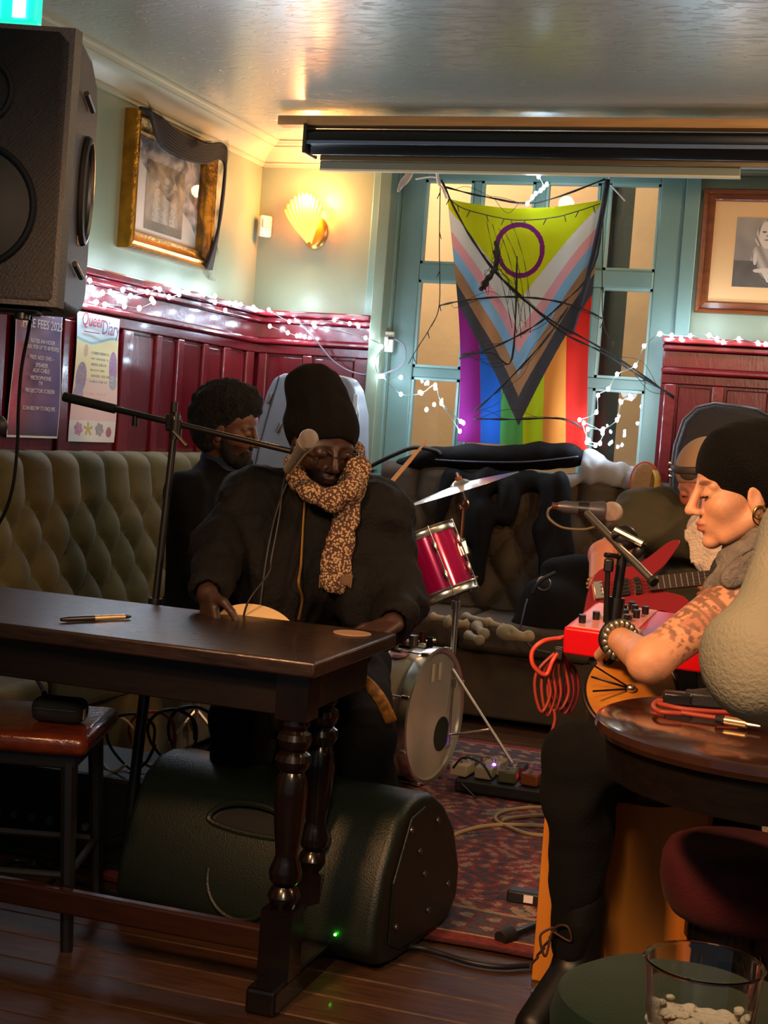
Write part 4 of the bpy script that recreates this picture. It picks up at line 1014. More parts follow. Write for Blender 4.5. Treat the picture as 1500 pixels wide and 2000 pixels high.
for k in range(6):
    a = .35+k*PI/3; p = fr_ @ V((math.cos(a), math.sin(a), 0)); 
    MB().tube([t0_+p*(Rt+.012)-tx*.02, t0_+p*(Rt+.012)+tx*(tl+.02)], .0028, 6).build('tension_rod', CHROME, t)
    for zz in (.055, tl-.055): MB().ell(t0_+p*(Rt+.008)+tx*zz, (.008, .010, .024), frame_from(tx), 12, 8).build('lug', CHROME, t)
tb = t0_+CR*(Rt+.016)+tx*.045
MB().box(tb, (.03, .05, .055), frame_from(tx, CR)).build('bracket', CHROME, t, True, bev=.006)
MB().tube([tb, at(895, 1075, 5.3)], .010, 10).build('mount_arm', CHROME, t)
# cymbal and stand
cc = at(900, 949, 5.3); ca_, cb_ = at(790, 984, 5.3), at(1010, 914, 5.3); cr_ = (cb_-ca_).length/2; cu = (cb_-ca_).normalized()
cn = cu.cross(CF).normalized()
if cn.z < 0: cn = -cn
cn = (cn-CF*.03).normalized()
t = thing('cymbal', 'silvery bronze crash cymbal tilted on its stand', 'cymbal', (cc.x, cc.y, cc.z))
CY = mat('cymbal_bronze', '#c4bdb4', .24, .85, bump=.1, bscale=40)
MB().lathe([(.008, .024), (.02, .022), (.034, .012), (.040, .006), (.09, .002), (.15, -.005), (cr_, -.013), (cr_, -.0145), (.15, -.007), (.09, .0), (.04, .004), (.02, .020), (.008, .022)], cc, cn, 64, cap=False).build('plate', CY, t)
MB().cyl(cc+cn*.024, cc+cn*.034, .013, n=14).build('felt', mat('copper_felt', '#9a5a3a', .7), t)
MB().cyl(cc+cn*.034, cc+cn*.046, .008, n=8).build('wing_nut', CHROME, t)
t = thing('cymbal_stand', 'chrome cymbal stand with tripod base behind the bass drum', 'cymbal stand', (-1.36, 5.16, 0))
j = at(905, 985, 5.33); st = at(885, 1270, 5.33); st = j+(st-j)*((j.z-.12)/(j.z-st.z))
MB().tube([cc-cn*.0+cn*.05, cc-cn*.05, j], .005, 8).build('tilter_rod', CHROME, t)
MB().torus(j, CF, .017, .006, 20, 8).build('tilter', mat('coppery_steel', '#9a6a58', .25, .9), t)
MB().cyl(j-V((0, 0, .02)), j.lerp(st, .42), .008, n=12).build('upper_tube', mat('coppery_steel'), t)
MB().cyl(j.lerp(st, .40), st, .0125, n=12).build('lower_tube', CHROME, t)
for f_ in (.14, .40, .72): MB().cyl(j.lerp(st, f_), j.lerp(st, f_+.035), .018, n=12).build('clamp', CHROME, t)
MB().tube([j.lerp(st, .29), j.lerp(st, .29)+CR*.07-V((0, 0, .012))], .005, 8).build('wing_screw', mat('coppery_steel'), t)
for k in range(3):
    a = -.2+k*2*PI/3; f = V((st.x+.34*math.cos(a), st.y+.34*math.sin(a), .018))
    MB().tube([V((st.x, st.y, .40)), f], .006, 8).build('leg', STEEL, t)
    MB().tube([V((st.x, st.y, .16)), V((st.x, st.y, .40)).lerp(f, .5)], .004, 6).build('brace', CHROME, t)
    MB().ell(f, .014, nu=10, nv=6).build('rubber_foot', RUBBER, t)
# hi-hat clutter / small percussion on top of the bass drum
t = thing('drum_mount', 'glinting chrome wing nuts and clamps above the bass drum', 'drum hardware', at(806, 1250, 5.05))
hb = at(808, 1250, 5.02)
for k, (dx, dz, r, mm) in enumerate(((0, 0, .018, CHROME), (.03, .012, .014, mat('coppery_steel')), (-.035, .006, .012, mat('coppery_steel')), (.055, -.006, .012, BLACKM), (-.06, -.012, .010, CHROME))):
    MB().cyl(hb+CR*dx+V((0, 0, dz-.02)), hb+CR*dx+V((0, 0, dz+.016)), r, n=12).build('clamp', mm, t)
MB().tube([hb-CR*.07-V((0, 0, .01)), hb+CR*.075], .008, 10).build('bar', CHROME, t)
MB().tube([hb-V((0, 0, .005)), bc+up_*(R_b-.0)-bax*.13], .009, 10).build('post', CHROME, t)
# drumstick
t = thing('drumstick', 'pale wooden drumstick raised behind the singer shoulder', 'drumstick', at(790, 930, 4.9))
MB().tube([at(742, 968, 4.75), at(800, 900, 4.95), at(824, 872, 5.02), at(832, 862, 5.05)], [.0075, .0075, .004, .0055], 10).build('shaft', mat('hickory', '#c9935c', .5), t)

# ================================================================== SOFT THINGS ON THE BACK SETTEE
BLACKN = mat('black_fabric', '#0c0b0d', .9, spec=.2, var=.3, vscale=7, bump=.3, bscale=180, sheen=0)
t = thing('gig_bag', 'long black guitar gig bag lying along the top of the back settee', 'guitar bag', (-1.65, 6.7, 1.1))
f = Field((-2.25, 6.48, 1.02), (-1.1, 6.9, 1.36), .010)
pts_ = [(790, 908, .055), (850, 895, .085), (920, 893, .095), (1000, 896, .085), (1060, 890, .095), (1110, 890, .075), (1140, 896, .035)]
for (x0, y0, r0), (x1, y1, r1) in zip(pts_, pts_[1:]):
    f.cap(on(1, x0, y0, 6.70), on(1, x1, y1, 6.70), r0*.85, r1*.85, .03, flat=(np.array((0, .25, .97)), 1.35))
f.noise(.004, 9, 5); f.mesh('bag_body', BLACKN, t)
cable('strap', [on(1, 725, 910, 6.62), on(1, 770, 888, 6.60), on(1, 810, 874, 6.60), on(1, 850, 880, 6.62), on(1, 862, 888, 6.62)], .010, mat('strap_black', '#121214', .6), t)
cable('piping', [on(1, 850, 898, 6.60), on(1, 930, 902, 6.59), on(1, 1030, 902, 6.59), on(1, 1130, 892, 6.62)], .004, mat('grey_piping', '#3b4152', .5), t)
t = thing('draped_coat', 'dark navy coat draped over the back settee behind the cymbal', 'coat', (-1.5, 6.5, .6))
f = Field((-1.85, 6.25, .45), (-1.1, 6.80, 1.2), .010)
for (x0, y0, x1, y1, r, yy) in ((880, 935, 1090, 945, .055, 6.66), (930, 950, 925, 1050, .05, 6.60), (1000, 950, 985, 1010, .06, 6.60), (1075, 950, 1080, 1110, .055, 6.60), (1090, 950, 1110, 1080, .04, 6.58), (955, 1000, 935, 1130, .04, 6.56), (1060, 1040, 1075, 1150, .05, 6.55), (880, 940, 850, 1020, .04, 6.62)):
    f.cap(on(1, x0, y0, yy), on(1, x1, y1, yy-.04), r, r*.8, .05)
f.noise(.009, 16, 11); f.mesh('cloth', BLACKN, t)
t = thing('black_bag', 'squat black shoulder bag with buckled straps on the back settee seat', 'bag', (-1.18, 6.2, .45))
f = Field((-1.42, 6.0, .40), (-.9, 6.5, .95), .010)
f.ell(on(1, 1085, 1205, 6.25), (.17, .13, .19), k=.03); f.cap(on(1, 1040, 1240, 6.25), on(1, 1140, 1240, 6.25), .10, .10, .05); f.cap(on(1, 1085, 1110, 6.3), on(1, 1140, 1110, 6.3), .06, .06, .06)
f.noise(.006, 14, 3); f.mesh('bag_body', BLACKN, t)
cable('strap', [on(1, 1030, 1170, 6.10), on(1, 1022, 1200, 6.06), on(1, 1018, 1235, 6.05), on(1, 1040, 1265, 6.04), on(1, 1075, 1275, 6.04)], .004, mat('grey_piping'), t)
MB().torus(on(1, 1062, 1140, 6.12), (0, -1, .2), .028, .004, 24, 6).build('buckle', STEEL, t)
cable('strap', [on(1, 1040, 1160, 6.10), on(1, 1055, 1135, 6.10), on(1, 1085, 1118, 6.13)], .008, mat('strap_black'), t)
t = thing('grey_cloth', 'crumpled grey cloth lying on top of the back settee beside the gig bag', 'cloth', (-1.15, 6.7, 1.1))
f = Field((-1.40, 6.5, .98), (-.95, 6.92, 1.28), .009)
for (x0, y0, x1, y1, r) in ((1115, 940, 1165, 925, .045), (1160, 920, 1225, 935, .05), (1150, 895, 1160, 930, .035), (1190, 935, 1232, 945, .035)):
    f.cap(on(1, x0, y0, 6.68), on(1, x1, y1, 6.68), r, r, .04)
f.noise(.010, 24, 2); f.mesh('cloth', mat('grey_cotton', '#8d8b8a', .85), t)
t = thing('shoe', 'tan-soled shoe with a red edge lying on top of the back settee', 'shoe', (-.93, 6.6, 1.0))
c_ = on(1, 1258, 940, 6.58)
MB().ell(c_, (.058, .012, .082), None, 24, 16).build('sole', mat('tan_sole', '#8a6a44', .7, bump=.4, bscale=60), t)
MB().torus(c_+V((0, .004, 0)), (0, 1, 0), .060, .006, 40, 8, sy=1.38, x=(1, 0, 0)).build('sole_edge', mat('red_edge', '#a3302c', .5), t)
MB().ell(c_+V((.004, .06, -.01)), (.05, .06, .07)).build('upper', mat('dark_upper', '#22242c', .7), t)
t = thing('yellow_strap', 'yellowish fabric strap hanging beside the tan-soled shoe', 'strap', (-.86, 6.6, 1.0))
MB().tube(curve_pts([on(1, 1270, 905, 6.62), on(1, 1284, 930, 6.56), on(1, 1282, 960, 6.54), on(1, 1272, 985, 6.53)], 6), .016, 8, sx=.3).build('webbing', mat('yellow_webbing', '#a9822a', .7), t)
t = thing('plastic_bones', 'cream garland of plastic bones and a small skull on the settee seat', 'bones', (-1.45, 5.9, .47))
BONE = mat('bone_plastic', '#9a8a6a', .6, var=.2, vscale=20)
for k, (x0, y0, x1, y1, r) in enumerate(((842, 1205, 880, 1212, .020), (868, 1215, 915, 1222, .024), (905, 1205, 960, 1218, .021), (930, 1222, 950, 1245, .022), (912, 1240, 940, 1252, .018), (955, 1216, 985, 1226, .016))):
    a, b_ = on(2, x0, y0, .485+.01*(k % 2)), on(2, x1, y1, .485)
    if (b_-a).length > .22: b_ = a+(b_-a).normalized()*.20
    MB().tube([a, a.lerp(b_, .1), a.lerp(b_, .25), a.lerp(b_, .75), a.lerp(b_, .9), b_], [r*.7, r*1.15, r*.75, r*.75, r*1.15, r*.7], 12).build('bone', BONE, t, 'all')
sk = on(2, 990, 1235, .50)
f = Field(sk-V((.1, .1, .06)), sk+V((.14, .1, .07)), .004)
f.ell(sk, (.042, .035, .032)); f.cap(sk+V((.03, -.01, -.005)), sk+V((.07, -.01, -.01)), .022, .018, .015); f.ell(sk+V((.02, -.035, .008)), .010, k=.004, op='sub'); f.ell(sk+V((.08, -.028, .002)), .009, k=.004, op='sub'); f.ell(sk+V((.085, .0, -.006)), .024, k=.006)
f.mesh('skull', BONE, t)
# grey hard case behind the singer
t = thing('grey_hard_case', 'grey moulded instrument case standing upright against the red panels', 'instrument case', (-2.25, 6.2, .5))
gy = 6.30
def Q(px, py): p = on(1, px, py, gy); return (p.x, p.z)
poly = [Q(*p) for p in ((470, 960), (478, 900), (500, 830), (520, 765), (533, 738), (552, 729), (600, 729), (650, 731), (676, 737), (690, 760), (700, 810), (700, 960))]
MB().prism(poly, (0, gy, 0), (1, 0, 0), (0, 0, 1), (0, .16, 0)).build('case_shell', mat('grey_hard_shell', '#7e858f', .4, var=.08, bump=.1, bscale=60), t, True, bev=.02, seg=4, angle=60)
for (px, py) in ((527, 778), (545, 835)):
    p = on(1, px, py, gy-.006); MB().box(p, (.016, .012, .05), Matrix.Rotation(.3, 3, 'Y')).build('latch', STEEL, t, True, bev=.004)
pz = on(1, 694, 790, gy-.006); MB().box(pz, (.02, .014, .09)).build('edge_clasp', mat('pale_clasp', '#c7d3da', .3), t, True, bev=.004)
cable('seam', [on(1, 545, 735, gy-.003), on(1, 520, 820, gy-.003), on(1, 500, 900, gy-.003), on(1, 495, 950, gy-.003)], .003, mat('seam_dark', '#3a3f48', .6), t)
MB().span((poly[0][0]+.03, gy+.02, .455), (poly[-1][0]-.02, gy+.15, 1.02)).build('case_body', mat('grey_hard_shell'), t, True, bev=.03)
# black guitar bag on the right
t = thing('upright_guitar_bag', 'tall round-topped black guitar bag against the red panelling at right', 'guitar bag', (-.55, 6.55, .5))
gy = 6.50
poly = [Q(*p) for p in ((1306, 1010), (1310, 930), (1318, 870), (1335, 820), (1360, 796), (1395, 788), (1440, 793), (1480, 800), (1510, 815), (1530, 860), (1540, 1010))]
MB().prism(poly, (0, gy, 0), (1, 0, 0), (0, 0, 1), (0, .14, 0)).build('bag_body', mat('bag_nylon', '#2b2a30', .65, bump=.3, bscale=150), t, True, bev=.03, seg=4, angle=60)
MB().tube([V((x, gy, z)) for x, z in poly[:-1]], .006, 6).build('zip', mat('zip_grey', '#4a484e', .4, .5), t)
for py in (905, 918, 930): MB().ell(on(1, 1309, py, gy-.01), .008, nu=8, nv=6).build('zip_pull', CHROME, t)

# ================================================================== PEDAL BOARD, FLOOR CABLES
t = thing('pedal_board', 'black pedal board crowded with small effects pedals and coloured lights', 'pedal board', (-1.1, 4.9, 0))
pa, pb = on(2, 885, 1545, .02), on(2, 1085, 1575, .02)
ang = math.atan2((pb-pa).y, (pb-pa).x); Rb = Matrix.Rotation(ang, 3, 'Z'); pcn = (pa+pb)/2+Rb @ V((0, .13, 0))
MB().box(pcn+V((0, 0, .02)), ((pb-pa).length, .24, .045), Rb).build('board', BLACK, t, False, bev=.008)
pcols = ['#b9a98a', '#a89a80', '#5d5b3a', '#8a4a2a', '#2a2a2e', '#55502e', '#b0a070', '#3a3a40', '#70305a', '#444']
k = 0
for r_ in range(2):
    for c2 in range(5):
        col = pcols[k] if len(pcols[k]) == 7 else '#444444'
        cpos = pcn+Rb @ V((-.17+.082*c2+.01*r_, -.055+.10*r_, .066))
        pd = MB().box(cpos, (.062, .088-.015*(k % 2), .042), Rb @ Matrix.Rotation(.1*((k % 3)-1), 3, 'Z')).build('pedal', mat('pedal_%d' % k, col, .35), t, True, bev=.006)
        MB().cyl(cpos+Rb @ V((0, -.025, .02)), cpos+Rb @ V((0, -.025, .031)), .007, n=10).build('foot_switch', CHROME, pd)
        if k % 2 == 0: MB().cyl(cpos+Rb @ V((.014, .022, .02)), cpos+Rb @ V((.014, .022, .033)), .006, n=8).build('knob', mat('pale_knob', '#c8bda4', .5), pd)
        k += 1
for px, py, c, e in ((965, 1494, '#6030ff', 40), (1028, 1516, '#ff2048', 40), (1050, 1540, '#ffb060', 10), (901, 1500, '#ffc040', 8)):
    p = on(1, px, py, pcn.y-.03); MB().ell(p, .0065 if e > 20 else .005, nu=10, nv=8).build('indicator_light', mat('pled_%s' % c[1:], c, .3, emit=e, ecol=c), t)
for i, P in enumerate(([(885, 1500), (905, 1480), (940, 1490), (960, 1520)], [(900, 1530), (930, 1560), (950, 1590), (958, 1600)])):
    cable('patch_lead', [on(1, x, y, pcn.y-.10-.05*i) for x, y in P], .004, mat('black_lead'), t)
CRM = mat('cream_lead', '#a08d63', .5)
tag(cable('coiled_cable', [on(2, x, y, .016) for x, y in ((860, 1648), (900, 1625), (960, 1612), (1040, 1612), (1100, 1618), (1110, 1632), (1040, 1630), (1000, 1618), (968, 1600), (985, 1585), (1040, 1577), (1110, 1580), (1120, 1590), (1060, 1592), (1010, 1596), (980, 1602))], .0065, CRM, n=10), 'cream cable coiled on the rug in front of the pedal board', 'cable')
tag(cable('floor_cable', [on(2, x, y, .010) for x, y in ((700, 1870), (800, 1850), (860, 1862), (920, 1880), (980, 1888), (1045, 1884), (1100, 1880))], .0075, mat('black_lead')), 'thick black cable crossing the boards along the front edge of the rug', 'cable')
t = thing('adaptor', 'black power adaptor with a white label lying on the rug', 'adaptor', on(2, 1030, 1745, 0))
p = on(2, 1032, 1752, .025); MB().box(p, (.11, .05, .035)).build('body', BLACK, t, True, bev=.006)
MB().box(p+V((.005, -.0255, .002)), (.025, .002, .02)).build('label', mat('white_ink'), t, False)
t = thing('rubber_tipped_tube', 'black rubber-tipped microphone stand leg resting on the rug edge', 'stand', on(2, 980, 1830, 0))
q0, q1 = on(2, 982, 1832, .02), on(2, 1075, 1795, .035)
MB().cyl(q0, q0.lerp(q1, 1.4), .010, n=10).build('tube', BLACKM, t); MB().cyl(q0-(q1-q0).normalized()*.01, q0.lerp(q1, .2), .019, n=12).build('rubber_foot', RUBBER, t)

# ================================================================== ROUND TABLE, BOX SEAT, STOOLS right
RT = V((-.10, 2.775, 0)); RR = .345
t = thing('round_table', 'round dark wooden pub table with a glossy worn top at right', 'table', RT)
MB().lathe([(0, 0), (RR-.02, 0), (RR-.004, .006), (RR, .016), (RR-.003, .028), (RR-.012, .032), (0, .032)], RT+V((0, 0, .718)), (0, 0, 1), 72, cap=False).build('tabletop', mat('round_table_wood', '#3a2118', .14, var=.45, vscale=7, rvar=.10, coat=.5), t, True, angle=30)
MB().lathe([(RR-.05, 0), (RR-.03, 0), (RR-.02, .07), (RR-.05, .07)], RT+V((0, 0, .648)), (0, 0, 1), 64).build('apron', APR, t)
MB().lathe([(0, .05), (.05, .05), (.055, .10), (.035, .16), (.030, .30), (.045, .42), (.038, .50), (.055, .58), (.10, .65), (0, .65)], RT+V((.16, 0, 0)), (0, 0, 1), 24, cap=False).build('pedestal', LEGW, t)
for k in range(4):
    a = PI/4+k*PI/2; MB().tube([RT+V((.16, 0, .12)), RT+V((.16+.17*math.cos(a), .17*math.sin(a), .06)), RT+V((.16+.24*math.cos(a), .24*math.sin(a), .025))], [.035, .028, .022], 10).build('foot', LEGW, t)
# on it: red lead, jack plug, black gadget
t = thing('red_jack_lead', 'folded pinkish-red instrument lead lying on the round table', 'cable', on(2, 1350, 1385, .755))
REDL = mat('red_lead', '#c63a3c', .4)
for k, P in enumerate((((1282, 1368), (1330, 1372), (1390, 1378), (1430, 1382)), ((1284, 1374), (1330, 1384), (1390, 1390), (1440, 1392)), ((1330, 1392), (1370, 1398), (1400, 1402)), ((1282, 1370), (1276, 1380), (1290, 1390), (1330, 1394)))):
    cable('lead_loop', [on(2, x, y, .760+.004*(k % 2)) for x, y in P], .0048, REDL, t)
ja, jb = on(2, 1398, 1404, .762), on(2, 1458, 1414, .762)
MB().tube([ja, ja.lerp(jb, .3)], [.007, .009], 12).build('sleeve', RUBBER, t); MB().cyl(ja.lerp(jb, .25), jb, .0085, n=14).build('plug_barrel', mat('pale_gold'), t); MB().tube([jb, jb+(jb-ja)*.45], [.0032, .0026], 8).build('plug_tip', CHROME, t)
t = thing('wireless_receiver', 'small black electronic gadget on the round table beside the red lead', 'gadget', on(2, 1340, 1362, .755))
MB().box(on(2, 1322, 1364, .766), (.055, .035, .026), Matrix.Rotation(.2, 3, 'Z')).build('body', BLACKM, t, True, bev=.005)
MB().box(on(2, 1376, 1366, .768), (.075, .04, .030), Matrix.Rotation(.15, 3, 'Z')).build('clip', BLACK, t, True, bev=.006)
MB().tube([on(2, 1345, 1350, .78), on(2, 1385, 1346, .785), on(2, 1410, 1352, .775)], .003, 6).build('wire', STEEL, t)
# box seat
PLY = mat('orange_plywood', '#c97f26', .45, var=.14, vscale=3, stretch=(6, 6, .6), bump=.05, bscale=60, coat=.1)
t = thing('plywood_box', 'upright orange plywood box behind the tattooed player\'s shin', 'box', (-.43, 3.40, 0))
MB().span((-.635, 3.325, 0), (-.27, 3.342, .46)).build('front_panel', PLY, t, False, bev=.004)
for a_, b2 in (((-.635, 3.342, 0), (-.617, 3.47, .46)), ((-.288, 3.342, 0), (-.27, 3.47, .46)), ((-.617, 3.452, 0), (-.288, 3.47, .46))): MB().span(a_, b2).build('side_panel', PLY, t, False, bev=.003)
MB().span((-.64, 3.32, .46), (-.265, 3.475, .478)).build('top_panel', PLY, t, False, bev=.004)
# maroon velvet stool under table
t = thing('maroon_stool', 'dark maroon upholstered stool beneath the round table', 'stool', (-.22, 2.98, 0))
MS = mat('maroon_velvet', '#4a0f1c', .7, var=.35, vscale=9, sheen=.03, bump=.2, bscale=160)
scn = V((-.175, 3.04, 0))
MB().lathe([(0, .30), (.10, .305), (.13, .32), (.148, .345), (.157, .385), (.156, .43), (.145, .455), (.12, .467), (0, .47)], scn, (0, 0, 1), 48, cap=False).build('seat', MS, t, 'all')
MB().lathe([(0, .27), (.10, .27), (.10, .31), (0, .31)], scn, (0, 0, 1), 32, cap=False).build('seat_frame', LEGW, t)
for k in range(4):
    a = PI/4+k*PI/2+.3; MB().tube([scn+V((.08*math.cos(a), .08*math.sin(a), .28)), scn+V((.105*math.cos(a), .105*math.sin(a), .14)), scn+V((.12*math.cos(a), .12*math.sin(a), 0))], [.022, .014, .018], 10).build('leg', LEGW, t)
# green velvet stool, bottom right
t = thing('green_stool', 'round dark green velvet stool at the bottom right', 'stool', (-.20, 2.22, 0))
GS = mat('green_velvet', '#1d3320', .75, var=.25, vscale=12, sheen=.03, bump=.2, bscale=200)
gc_ = V((-.19, 2.17, 0))
MB().lathe([(0, .33), (.165, .335), (.185, .36), (.19, .41), (.18, .445), (.15, .462), (0, .468)], gc_, (0, 0, 1), 56, cap=False).build('seat', GS, t)
MB().lathe([(0, .29), (.15, .29), (.16, .335), (0, .335)], gc_, (0, 0, 1), 40, cap=False).build('seat_frame', LEGW, t)
for k in range(4):
    a = PI/4+k*PI/2; MB().tube([gc_+V((.11*math.cos(a), .11*math.sin(a), .30)), gc_+V((.15*math.cos(a), .15*math.sin(a), 0))], [.022, .016], 10).build('leg', LEGW, t)
# beer glass in the foreground
t = thing('beer_glass', 'nearly empty beer glass with foam streaks in the bottom right corner', 'glass', at(1378, 2010, 1.14))
ga = at(1376, 1884, 1.15)
GL = mat('clear_glass', '#ffffff', .02, trans=1); GL.node_tree.nodes['Principled BSDF'].inputs['IOR'].default_value = 1.45
MB().lathe([(0, -.145), (.030, -.145), (.033, -.12), (.0455, 0), (.0470, .002), (.0455, .003), (.0435, 0), (.031, -.118), (.028, -.130), (0, -.132)], ga, (0, 0, 1), 56, cap=False).build('tumbler', GL, t)
MB().lathe([(0, -.128), (.0275, -.127), (.0385, -.050), (0, -.050)], ga, (0, 0, 1), 40, cap=False).build('beer', mat('amber_beer', '#8a4a12', .05, trans=.6), t)
def fo_(u, v):
    a = u*2*PI; z = -.050+.030*v; r = .0315+(.0435-.0315)*(z+.118)/.118-.0005; return ga+V((r*math.cos(a), r*math.sin(a), z))
fmx = mat('beer_foam', '#d9cdb4', .8, bump=.8, bscale=120)
f = Field(ga+V((-.05, -.05, -.07)), ga+V((.05, .05, -.0)), .0012)
rs = random.Random(3)
for k in range(260):
    a = rs.uniform(0, 2*PI); z = -.050+rs.random()**2*.009*(1+.8*math.sin(3*a)); r = .0315+(.0435-.0315)*(z+.118)/.118-.0018
    if k % 2: r *= rs.random()**.5; z = -.049
    q = .0010+.0012*rs.random(); f.ell(ga+V((r*math.cos(a), r*math.sin(a), z)), (q*2.2, q*2.2, q), k=.003)
f.cap(ga+V((0, 0, -.050)), ga+V((0, 0, -.0495)), .030, .030, .004) if False else None
f.mesh('foam', fmx, t)
t = thing('bar_table', 'dark table top just below the frame carrying the beer glass', 'table', (0, .9, 0))
MB().span((-.125, .55, ga.z-.175), (.5, 1.16, ga.z-.146)).build('tabletop', DARKWOOD, t, False, bev=.006)
for x_, y_ in ((-.08, .62), (.43, .62), (-.08, 1.10), (.43, 1.10)): MB().cyl((x_, y_, 0), (x_, y_, ga.z-.175), .03).build('leg', LEGW, t)

# ================================================================== KEYBOARD, ITS STAND, RIGHT MICROPHONE
P0, P3_, P2_ = at(1101, 1224, 3.40), at(1214, 1183, 3.64), at(1345, 1200, 3.58)
kd = (P2_-P3_); kd = V((kd.x, kd.y, kd.z)).normalized(); kl = (P3_-P0); kl = (kl-kd*kl.dot(kd)); KL = kl.length; kl.normalize(); kn = kd.cross(kl); KW = .56; kz = .064
kbR = Matrix((kd, kl, kn)).transposed()
REDK = mat('red_keyboard_shell', '#d3121c', .28, coat=.4)
def K(a, b, z): return P0+kd*a+kl*b+kn*z
t = thing('red_keyboard', 'bright red stage keyboard with black knobs on a stand', 'keyboard', K(KW/2, KL/2, -.06))
MB().box(K(KW/2, KL/2, -kz/2), (KW, KL, kz), kbR).build('case', REDK, t, True, bev=.007, seg=3)
MB().box(K(.085, KL/2, .001), (.145, KL-.02, .004), kbR).build('control_panel', mat('pink_panel', '#d88a86', .35), t, False, bev=.001)
for i, (a, b2) in enumerate(((.03, .05), (.05, .10), (.08, .16), (.105, .16), (.13, .17), (.09, .21), (.115, .22), (.14, .22), (.10, .25), (.12, .11))):
    if b2 < KL-.015: MB().cyl(K(a, b2, .003), K(a, b2, .022), .0085, n=12).build('knob', BLACKM, t)
for i in range(5): MB().box(K(.045+.018*i, .13+.004*i, .005), (.011, .022, .008), kbR).build('switch', mat('white_ink') if i % 2 else BLACKM, t, False)
for i in range(15):
    MB().box(K(.215+.0215*i, .085, .004), (.020, .13, .010), kbR).build('white_key', mat('ivory_key', '#e3d9c6', .3), t, False, bev=.001)
    if i % 7 in (0, 1, 3, 4, 5) and i < 14: MB().box(K(.2255+.0215*i, .11, .012), (.011, .075, .010), kbR).build('black_key', BLACKM, t, False, bev=.001)
t = thing('keyboard_stand', 'black folding stand carrying the red keyboard', 'stand', V((K(KW/2, KL/2, 0).x, K(KW/2, KL/2, 0).y, 0)))
for a in (.07, KW-.07): MB().cyl(K(a, .02, -kz-.012), K(a, KL-.02, -kz-.012), .012, n=10).build('top_rail', BLACKM, t)
for b2 in (KL-.05,):
    for a0, a1 in ((.07, KW-.07), (KW-.07, .07)):
        pA = K(a0, b2, -kz-.02); pB = K(a1, b2, 0); MB().cyl(pA, V((pB.x, pA.y+.06, .015)), .013, n=10).build('leg', BLACKM, t)
for a in (.07, KW-.07): pA = K(a, KL-.05, 0); MB().cyl(V((pA.x, 3.52, .014)), V((pA.x, 3.95, .014)), .012, n=10).build('foot_rail', BLACKM, t)
# hanging red cable
t = thing('hanging_red_lead', 'bundle of red cable looped and hanging off the keyboard stand', 'cable', at(1085, 1300, 3.5))
rs = random.Random(9)
for k in range(6):
    cx = 1062+11*k; wd = 14+6*rs.random(); bt_ = 1385+14*rs.random()
    P = [(1088, 1272), (cx-wd*.7, 1310), (cx-wd, 1350), (cx-4, bt_), (cx+wd*.8, 1355), (cx+wd*.5, 1310), (1094, 1274)]
    cable('cable_loop', [at(x, y, 3.50+.012*k) for x, y in P], .0042, REDL if k < 4 else mat('dark_red_lead', '#7a2028', .4), t)
cable('cable_tail', [at(1082, 1385, 3.5), at(1084, 1405, 3.5), at(1078, 1430, 3.5)], .0042, REDL, t)
cable('cable_feed', [K(.0, .05, -.03), at(1095, 1246, 3.5), at(1062, 1252, 3.48), at(1040, 1272, 3.48), at(1042, 1300, 3.48), at(1066, 1318, 3.49), at(1080, 1290, 3.49), at(1094, 1268, 3.5)], .0055, mat('orange_red_lead', '#e0503a', .4), t)
MB().box(at(1092, 1276, 3.5), (.022, .02, .03)).build('velcro_tie', BLACK, t, True, bev=.004)
# microphone stand right
t = thing('short_microphone_stand', 'black microphone stand with a chrome boom before the red bass', 'microphone stand', (-.5, 3.36, 0))
pole_t = at(1219, 1062, 3.28); pole_b = at(1200, 1290, 3.42)
pole_b = pole_t+(pole_b-pole_t)*((pole_t.z-.03)/(pole_t.z-pole_b.z)); pole_b = V((pole_t.x-.05, 3.25, .03))
MB().cyl(pole_t, pole_t.lerp(pole_b, .15), .011, n=12).build('upper_tube', BLACKM, t); MB().cyl(pole_t.lerp(pole_b, .12), pole_b, .019, n=14).build('lower_tube', BLACKM, t)
MB().lathe([(0, 0), (.07, 0), (.07, .012), (.03, .03), (0, .032)], (pole_b.x, pole_b.y, 0), (0, 0, 1), 32, cap=False).build('round_base', BLACKM, t)
ba, bb = at(1146, 1002, 3.36), at(1272, 1132, 3.17)
MB().cyl(ba, bb, .0085, n=14).build('boom', CHROME, t); MB().cyl(bb, bb+(bb-ba).normalized()*.012, .011, n=14).build('end_cap', RUBBER, t)
MB().ell(pole_t+V((0, -.005, .012)), (.030, .022, .030)).build('clamp', BLACKM, t)
MB().tube([pole_t+V((-.02, -.02, .03)), pole_t+V((.045, -.03, .005))], .008, 8).build('clamp_bolt', CHROME, t)
MB().ell(pole_t+V((.036, -.004, -.012)), (.014, .010, .020), Matrix.Rotation(.5, 3, 'Y')).build('clamp_knob', BLACKM, t)
MB().tube([at(1195, 1045, 3.26), at(1222, 1040, 3.26)], .006, 8).build('wing_screw', BLACKM, t)
MB().cyl(at(1187, 1110, 3.25), at(1183, 1215, 3.26), .006, n=8).build('side_rod', BLACKM, t)
MB().box(at(1189, 1104, 3.25), (.02, .02, .03)).build('rod_clamp', BLACKM, t, True, bev=.004)
MB().tube([at(1183, 1084, 3.25), at(1200, 1086, 3.27), at(1216, 1088, 3.28)], .006, 8).build('rod_arm', BLACKM, t)
t = thing('instrument_microphone', 'silver and black microphone pointing right on the chrome boom', 'microphone', at(1150, 998, 3.5))
ma, mb = at(1195, 1000, 3.40), at(1090, 989, 3.40); dmm = (mb-ma).normalized()
